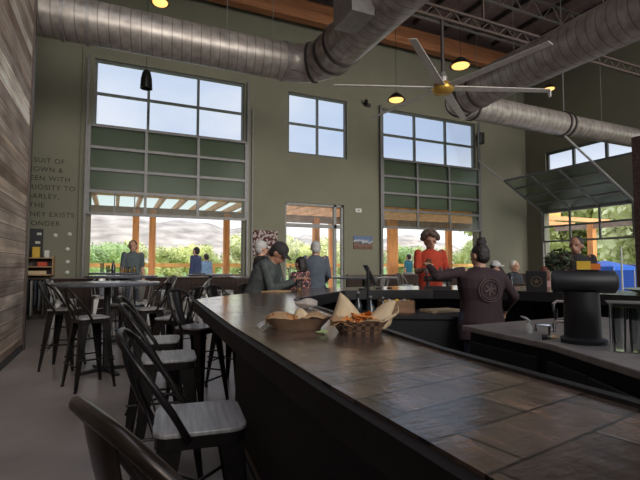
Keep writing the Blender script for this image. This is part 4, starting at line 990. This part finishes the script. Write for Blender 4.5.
for i, (x, z, l) in enumerate(((-1.41, 2.12, 'upper left one of the pale knobs'), (-1.09, 2.16, 'upper right one of the pale knobs'), (-1.13, 1.77, 'third pale knob down'), (-1.12, 1.44, 'fourth pale knob down'), (-1.12, 1.17, 'lowest pale knob'))):
    o = build(MB().lathe([(.012, 0), (.012, .03), (.045, .04), (.05, .055), (.03, .07), (0, .072)], (x, YB, z), 16, Euler((PI / 2, 0, 0)).to_matrix()), 'wall_hook', M['white_glaze'], None); autosmooth(o, 60)
    tag(o, l + ' on the sage wall below the quotation', 'wall hook', 'wall hooks')
# merchandise shelf with clothes rail, left wall end
t = thing('merchandise_shelf', 'wooden box shelf hanging on the wall at the end of the plank partition', 'shelf', (-1.85, 13.0, 1.1))
M['pine'] = mat('pine_board', (.42, .26, .13), .6, var=.2); mb = MB()
for z in (0, .2, .42): mb.b2((-.45, -.15, z), (.45, .28, z + .025))
build(mb, 'shelf_board', M['pine'], t)
for x in (-.45, .43): build(MB().b2((x, -.15, 0), (x + .025, .28, .48)), 'side_panel', M['pine'], t)
build(MB().b2((-.45, .27, 0), (.45, .29, .44)), 'back_panel', M['brown_trim'], t); build(MB().tube([(-.45, 0, -.1), (.45, 0, -.1)], .012, 8), 'clothes_rail', M['chrome'], t)
for x in (-.4, .4): build(MB().tube([(x, 0, -.1), (x, 0, 0)], .008, 6), 'rail_bracket', M['chrome'], t)
for i, (x, z, c, m, l) in enumerate(((-1.78, 1.545, (.16, .12, .26), 'yellow', 'yellow carton on top of the wooden shelf'), (-1.55, 1.545, (.1, .1, .18), 'paper_white', 'white mug box on top of the wooden shelf'), (-1.64, 1.325, (.2, .14, .11), 'red', 'red folded cap on the upper board of the shelf'), (-1.9, 1.325, (.14, .12, .09), 'brown_trim', 'brown box on the upper board of the shelf'), (-1.75, 1.125, (.4, .16, .09), 'parchment', 'tan folded shirts on the lower board of the shelf'))):
    if m == 'red': M['red'] = mat('red_cloth', (.6, .08, .04), .7)
    tag(build(MB().b2((x - c[0] / 2, 12.92, z), (x + c[0] / 2, 12.92 + c[1], z + c[2])), ('carton', 'mug', 'cap', 'box', 'folded_shirt')[i], M[m], bevel=.01), l, ('box', 'mug box', 'cap', 'box', 'shirt')[i])
cols = [(.08, .09, .11), (.03, .03, .035), (.35, .33, .3), (.06, .07, .09), (.14, .15, .17), (.10, .08, .07), (.04, .045, .05), (.6, .6, .62)]
for i, c in enumerate(cols):
    x = -2.02 + i * .085; m = mat('hanging_cloth_%d' % i, c, .85)
    t = thing('hanging_shirt', ['slate', 'black', 'cream', 'blue grey', 'mid grey', 'brown', 'charcoal', 'white'][i] + ' shirt hanging on the rail below the wooden shelf, number %d from the partition' % (i + 1) if False else ['slate', 'black', 'cream', 'blue grey', 'mid grey', 'brown', 'charcoal', 'white'][i] + ' shirt hanging on the rail below the wooden shelf', 'shirt', (x, 13.0, .2), group='shirts on the rail')
    h = .62 + .12 * (i % 3); z1 = .78
    o = build(MB().loft([(.0, 0, z1 - h, .03, .16), (.004, 0, z1 - h * .5, .024, .15), (0, 0, z1 - .14, .028, .16), (0, 0, z1 - .04, .03, .20), (0, 0, z1, .012, .06)]), 'garment', m, t, smooth=True)
    build(MB().tube([(0, 0, z1 - .02), (0, 0, z1 + .01), (0, 0, .8)], .004, 6), 'hanger', M['chrome'], t)
t = thing('wall_poster', 'dark poster with pale marks on the wall above the wooden shelf', 'poster', (-1.8, YB, 1.98))
M['poster'] = mat('dark_poster', (.03, .03, .035), .6); build(MB().b2((-.17, -.02, -.42), (.12, -.001, .3)), 'poster', M['poster'], t)
for k in range(3): build(MB().b2((-.08 + .03 * k, -.024, -.3 + .22 * k), (.04 + .02 * k, -.02, -.24 + .22 * k)), 'print', M['white_glaze'], t)
# light switches on partition
for i, y in enumerate((6.05, 6.55)):
    t = thing('light_switch', ('dark', 'pale')[i] + ' light switch plate on the plank partition', 'light switch', (-1.32, y, 1.17)); m = (M['black_plastic'], M['white_glaze'])[i]
    build(MB().b2((0, -.09, -.13), (.012, .09, .13)), 'plate', m, t, bevel=.003)
    for k in (-.04, .04): build(MB().b2((.012, k - .012, -.04), (.022, k + .012, .04)), 'toggle', m, t)
# picture, thermostat, banner, alarm, sensor, pipe
t = thing('mountain_picture', 'small unframed mountain landscape picture on the wall beside the glass door', 'picture', (7.7, YB, 2.12))
pm, nt, b = node_mat('mountain_print'); tc = nt.nodes.new('ShaderNodeTexCoord'); sp = nt.nodes.new('ShaderNodeSeparateXYZ'); nz = nt.nodes.new('ShaderNodeTexNoise'); nz.inputs['Scale'].default_value = 6
nt.links.new(tc.outputs['Object'], nz.inputs['Vector']); nt.links.new(tc.outputs['Object'], sp.inputs[0]); ad = nt.nodes.new('ShaderNodeMath'); ad.operation = 'MULTIPLY_ADD'; ad.inputs[1].default_value = .3; nt.links.new(nz.outputs['Fac'], ad.inputs[0]); nt.links.new(sp.outputs[2], ad.inputs[2])
rr2 = ramp(nt, [(0, (.12, .05, .03)), (.08, (.22, .1, .05)), (.14, (.03, .04, .06)), (.2, (.45, .47, .5)), (.26, (.1, .15, .24)), (.33, (.08, .14, .3))]); nt.links.new(ad.outputs[0], rr2.inputs[0]); nt.links.new(rr2.outputs[0], b.inputs['Base Color'])
build(MB().b2((-.37, -.03, -.22), (.37, 0, .22)), 'canvas', pm, t)
t = thing('thermostat', 'small white thermostat high on the wall right of the glass door', 'thermostat', (7.52, YB, 3.22)); build(MB().b2((-.12, -.04, -.07), (.12, 0, .07)), 'case', M['white_glaze'], t, bevel=.01); build(MB().b2((-.04, -.044, -.02), (.04, -.04, .02)), 'display', M['frame_dark'], t)
t = thing('floral_banner', 'red and white patterned hanging on the wall behind the white cap', 'wall hanging', (4.2, YB, 2.05)); bm_ = mat('banner_print', (.3, .1, .1), .8, scale=11)
nt = bm_.node_tree; r_ = [n for n in nt.nodes if n.type == 'VALTORGB'][0]; r_.color_ramp.interpolation = 'CONSTANT'; r_.color_ramp.elements[0].position = 0; r_.color_ramp.elements[0].color = (.08, .02, .02, 1); r_.color_ramp.elements[1].position = .52; r_.color_ramp.elements[1].color = (.42, .36, .34, 1)
build(MB().b2((-.38, -.02, -.4), (.42, -.001, .38)), 'fabric', bm_, t)
t = thing('wall_speaker', 'black speaker on a bracket at the top right of the tall right hand window', 'speaker', (12.95, 13.1, 6.35)); build(MB().b2((-.1, -.1, -.25), (.1, .08, .2)), 'cabinet', M['black_plastic'], t, bevel=.02); build(MB().b2((-.03, .08, -.03), (.03, .2, .03)), 'bracket', M['black_plastic'], t)
t = thing('wall_spotlight', 'small dark spotlight on the wall between upper window and right tall window', 'spotlight', (7.9, YB, 6.95)); build(MB().b2((-.12, -.06, -.06), (.12, 0, .06)), 'base', M['black_plastic'], t); build(MB().tube([(-.05, -.08, 0), (-.15, -.2, .08)], .06, 12), 'lamp_head', M['black_plastic'], t)
tag(build(MB().tube([(3.78, 13.26, 1.05), (3.78, 13.26, 6.2)], .025, 8), 'wall_conduit', M['frame_white']), 'thin pale conduit pipe running up the wall right of the tall left window', 'pipe')
tag(build(MB().tube([(-.9, 13.26, 1.05), (-.9, 13.26, 9.3)], .02, 8), 'wall_conduit', M['wall']), 'sage painted conduit running up the wall left of the tall left window', 'pipe')

# ------------------------------------------------------------------ outside
struct('ground', MB().b2((-90, YB + 8, -.6), (140, 420, -.4)).b2((XR + 8, -60, -.6), (140, YB + 8, -.4)), M['grass'])
struct('patio_floor', MB().b2((-8, YB + .25, -.1), (XR + 8, YB + 8, .02)).b2((XR + .28, -6, -.1), (XR + 8, YB + .25, .02)), M['patio'])
t = thing('pergola', 'cedar pergola with slanted rafters over the patio outside the openings', 'pergola', (6, 16, 0))
for i, (x, y, w) in enumerate(((.6, 16.0, .2), (1.12, 16.0, .2), (3.62, 16.0, .2), (7.15, 16.0, .24), (8.6, 17.6, .2), (10.45, 15.6, .42), (13.75, 16.0, .24), (17.2, 16.0, .24), (-3, 16, .24))):
    build(MB().b2((x - w / 2, y - .1, .02), (x + w / 2, y + .1, 3.2)), 'post', M['cedar'], t, world=True)
build(MB().b2((-6, 15.95, 3.0), (18, 16.1, 3.28)), 'header_beam', M['cedar_grey'], t, world=True)
build(MB().b2((-6, 13.56, 3.5), (18, 13.64, 3.72)), 'ledger', M['rail'], t, world=True)
build(MB().b2((-6, 13.86, 3.33), (18, 13.96, 3.62)), 'ledger', M['rail'], t, world=True)
for x in [-5.6 + .62 * k for k in range(38)]: build(MB().b2((x, 13.64, 3.28), (x + .1, 17.3, 3.46)), 'rafter', M['rafter'], t, world=True)
t = thing('pergola', 'cedar pergola seen through the right wall opening', 'pergola', (18, 11, 0))
for y in (13.2, 9.2, 17.0): build(MB().b2((19.4, y - .13, .02), (19.66, y + .13, 3.2)), 'post', M['cedar'], t, world=True)
build(MB().b2((19.45, 6, 3.0), (19.6, 15, 3.25)), 'header_beam', M['cedar_grey'], t, world=True)
for y in (12.9, 14.6): build(MB().b2((15.9, y, 3.25), (20.4, y + .1, 3.42)), 'rafter', M['rafter'], t, world=True)
t = thing('patio_railing', 'orange wooden railing along the patio edge below the hills', 'railing', (6, 16.9, 0))
build(MB().b2((-6, 16.85, 1.28), (18, 16.98, 1.42)), 'top_rail', M['rail'], t, world=True); build(MB().b2((-6, 16.88, .2), (18, 16.94, .28)), 'bottom_rail', M['rail'], t, world=True)
for x in [-5.5 + 2.2 * k for k in range(11)]: build(MB().b2((x, 16.86, .02), (x + .1, 16.96, 1.28)), 'post', M['rail'], t, world=True)
# roof slab visible above the pergola : none, upper windows look to open sky
# hills
def hill(label, x0, x1, y, prof, depth, seed):
    rd = random.Random(seed); nx = 60; ny = 12; vs = []; fs = []
    for j in range(ny + 1):
        v = j / ny
        for i in range(nx + 1):
            u = i / nx; k = u * (len(prof) - 1); a = int(min(k, len(prof) - 2)); h = prof[a] + (prof[a + 1] - prof[a]) * (k - a)
            f = math.sin(v * PI / 1.0) if v < .5 else math.cos((v - .5) * PI)
            n = 4 * math.sin(u * 37 + v * 5 + seed) + 2.2 * math.sin(u * 83 - v * 9) + 3 * math.sin(v * 11 + u * 21)
            vs.append((x0 + (x1 - x0) * u, y + depth * (v - .5), -2 + (h + n * .35) * f))
    for j in range(ny):
        for i in range(nx): k = j * (nx + 1) + i; fs.append((k, k + 1, k + nx + 2, k + nx + 1))
    o = build(MB().add(vs, fs), 'hill', M['hill'], smooth=True); return tag(o, label, 'hill')
hill('broad grey tan hill rising beyond the trees behind the left opening', -140, 150, 300, [18, 24, 28, 31, 34, 33, 30, 27, 24, 20], 150, 1)
hill('paler more distant ridge behind the glass door and right opening', 60, 430, 470, [14, 22, 32, 36, 30, 33, 40, 34, 24], 120, 4)
# trees
def make_tree(label, m, seed, group):
    rd = random.Random(seed); t = thing('tree', label, 'tree', group=group); mb = MB(); cl = []
    for k in range(13): cl.append((V((rd.uniform(-1.9, 1.9), rd.uniform(-1.5, 1.5), rd.uniform(1.6, 5.0))), rd.uniform(.8, 1.5)))
    for c, r_ in cl:
        for _ in range(240):
            d = V((rd.gauss(0, 1), rd.gauss(0, 1), rd.gauss(0, 1))).normalized(); p = c + d * r_ * rd.uniform(.7, 1.08); s_ = rd.uniform(.12, .24)
            a = V((rd.uniform(-1, 1), rd.uniform(-1, 1), rd.uniform(-1, 1))).normalized(); b = a.cross(d + V((.1, .2, .3))).normalized()
            mb.add([p - a * s_, p - b * s_ * .6, p + a * s_, p + b * s_ * .6], [(0, 1, 2, 3)])
        mb.ell(c, (r_ * .72,) * 3, None, 8, 6)
    build(mb, 'foliage', m, t)
    tr = MB().tube([(0, 0, -.4), (.1, 0, 1.2), (0, .1, 3.2)], [.2, .15, .07], 8)
    for c, r_ in cl[:6]: tr.tube([(0.05, 0, 1.4), tuple(c)], [.07, .03], 6)
    build(tr, 'trunk', M['bark'], t); return t
gT = 'leafy trees beyond the patio railing'
ta = make_tree('yellow green leafy tree beyond the patio', M['leaf'], 1, gT); tb_ = make_tree('mid green leafy tree beyond the patio', M['leaf2'], 2, gT); tc_ = make_tree('pale olive leafy tree beyond the patio', M['leaf3'], 3, gT)
protos = [ta, tb_, tc_]; used = [0, 0, 0]; rd = random.Random(11)
spots = []
for i in range(30): spots.append((-8 + i * 1.95 + rd.uniform(-.5, .5), 33 + rd.uniform(0, 9) + (i % 3) * 3, rd.uniform(.6, .75)))
for i in range(12): spots.append((27 + rd.uniform(0, 9), 5 + i * 2.2, rd.uniform(1.15, 1.6)))
kinds = ('yellow green', 'mid green', 'pale olive')
for i, (x, y, s_) in enumerate(spots):
    k = rd.choice((0, 0, 1, 2)) if x < 26.9 else rd.choice((0, 1, 2)); pl = 'outside the right wall opening' if (y < 32) else ('behind the left opening' if x < 10 else ('behind the glass door' if x < 22 else 'behind the right hand tall window'))
    lab = kinds[k] + ' leafy tree ' + pl
    q = protos[k] if used[k] == 0 else dup(protos[k]); used[k] = 1; q.location = (x, y, -.45); q.scale = (s_, s_, s_ * rd.uniform(.9, 1.1)); q.rotation_euler = (0, 0, rd.uniform(0, 6)); q['label'] = lab; q['group'] = 'trees ' + pl
# blue things outside right
M['blue'] = mat('bright_blue_paint', (.02, .12, .55), .45)
t = thing('waste_container', 'bright blue metal container outside the right wall opening', 'container', (21.4, 13.2, 0))
build(MB().b2((-.6, -1.5, .12), (.6, .9, 1.35)), 'body', M['blue'], t, bevel=.03); build(MB().b2((-.65, -1.55, 1.35), (.65, .95, 1.42)), 'lid', M['frame_white'], t)
for y in (-1.3, 0.7): build(MB().tube([(-.4, y, .1), (.4, y, .1)], .1, 12), 'wheel', M['black_plastic'], t)
t = thing('folding_canopy', 'blue canopy with white frame poles outside the right wall opening', 'canopy', (19.0, 12.3, 0))
mb = MB().add([(-.7, -.8, 1.3), (.7, -.8, 1.3), (.7, .8, 1.3), (-.7, .8, 1.3), (0, 0, 1.55), (-.7, -.8, 1.15), (.7, -.8, 1.15), (.7, .8, 1.15), (-.7, .8, 1.15)], [(0, 1, 4), (1, 2, 4), (2, 3, 4), (3, 0, 4), (0, 1, 6, 5), (1, 2, 7, 6), (2, 3, 8, 7), (3, 0, 5, 8)])
build(mb, 'canopy_cloth', M['blue'], t)
for x in (-.68, .68):
    for y in (-.78, .78): build(MB().tube([(x, y, .02), (x, y, 1.28)], .025, 8), 'pole', M['frame_white'], t)
tag(build(MB().tube([(18.0, 11.0, .02), (18.0, 11.0, 2.1)], .035, 10), 'white_pole', M['frame_white']), 'white upright pole on the patio outside the right wall opening', 'pole')
t = thing('patio_table', 'tan table with white dishes on the patio outside the left opening', 'table', (3.9, 15.1, .02)); build(MB().b2((-.7, -.35, .98), (.7, .35, 1.03)), 'table_top', M['pine'], t)
for x in (-.6, .6):
    for y in (-.28, .28): build(MB().b2((x - .03, y - .03, 0), (x + .03, y + .03, .98)), 'leg', M['pine'], t)

# ------------------------------------------------------------------ light
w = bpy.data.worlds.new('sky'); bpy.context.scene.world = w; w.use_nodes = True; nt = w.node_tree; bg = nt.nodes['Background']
tc = nt.nodes.new('ShaderNodeTexCoord'); mp = nt.nodes.new('ShaderNodeMapping'); mp.inputs['Scale'].default_value = (1, 1, 2.5); nz = nt.nodes.new('ShaderNodeTexNoise'); nz.inputs['Scale'].default_value = 2.2; nz.inputs['Detail'].default_value = 6
nt.links.new(tc.outputs['Generated'], mp.inputs[0]); nt.links.new(mp.outputs[0], nz.inputs['Vector'])
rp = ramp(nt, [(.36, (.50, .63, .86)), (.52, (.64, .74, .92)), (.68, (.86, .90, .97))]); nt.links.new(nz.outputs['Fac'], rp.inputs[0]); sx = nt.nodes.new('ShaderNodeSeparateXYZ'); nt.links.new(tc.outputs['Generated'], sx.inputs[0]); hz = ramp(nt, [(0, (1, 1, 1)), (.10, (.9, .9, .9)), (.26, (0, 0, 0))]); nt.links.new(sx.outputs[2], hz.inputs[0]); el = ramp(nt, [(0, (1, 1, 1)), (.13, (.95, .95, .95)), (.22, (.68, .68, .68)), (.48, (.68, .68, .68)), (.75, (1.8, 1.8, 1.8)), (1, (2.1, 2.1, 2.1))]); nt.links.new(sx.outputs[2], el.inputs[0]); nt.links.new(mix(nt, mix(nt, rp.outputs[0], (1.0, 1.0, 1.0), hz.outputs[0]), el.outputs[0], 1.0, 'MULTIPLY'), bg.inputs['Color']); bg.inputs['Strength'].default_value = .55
su = bpy.data.lights.new('sun', 'SUN'); su.energy = 1.55; su.angle = R(44); su.color = (1, .95, .86); so = bpy.data.objects.new('sun', su); C.objects.link(so); so.rotation_euler = (R(78), 0, R(6)); so.location = (0, 0, 30)

def area(name, loc, rot, sx, sy, e, col=(1, 1, 1)):
    l = bpy.data.lights.new(name, 'AREA'); l.shape = 'RECTANGLE'; l.size = sx; l.size_y = sy; l.energy = e; l.color = col
    o = bpy.data.objects.new(name, l); C.objects.link(o); o.location = loc; o.rotation_euler = rot; return o
sc = bpy.context.scene
sc.view_settings.view_transform = 'Standard'; sc.view_settings.look = 'None'; sc.view_settings.gamma = 1; sc.view_settings.exposure = 1.38
try: sc.view_settings.use_curve_mapping = False
except Exception: pass
sc.cycles.max_bounces = 10; sc.cycles.transparent_max_bounces = 24; sc.cycles.diffuse_bounces = 6; sc.cycles.sample_clamp_indirect = 6
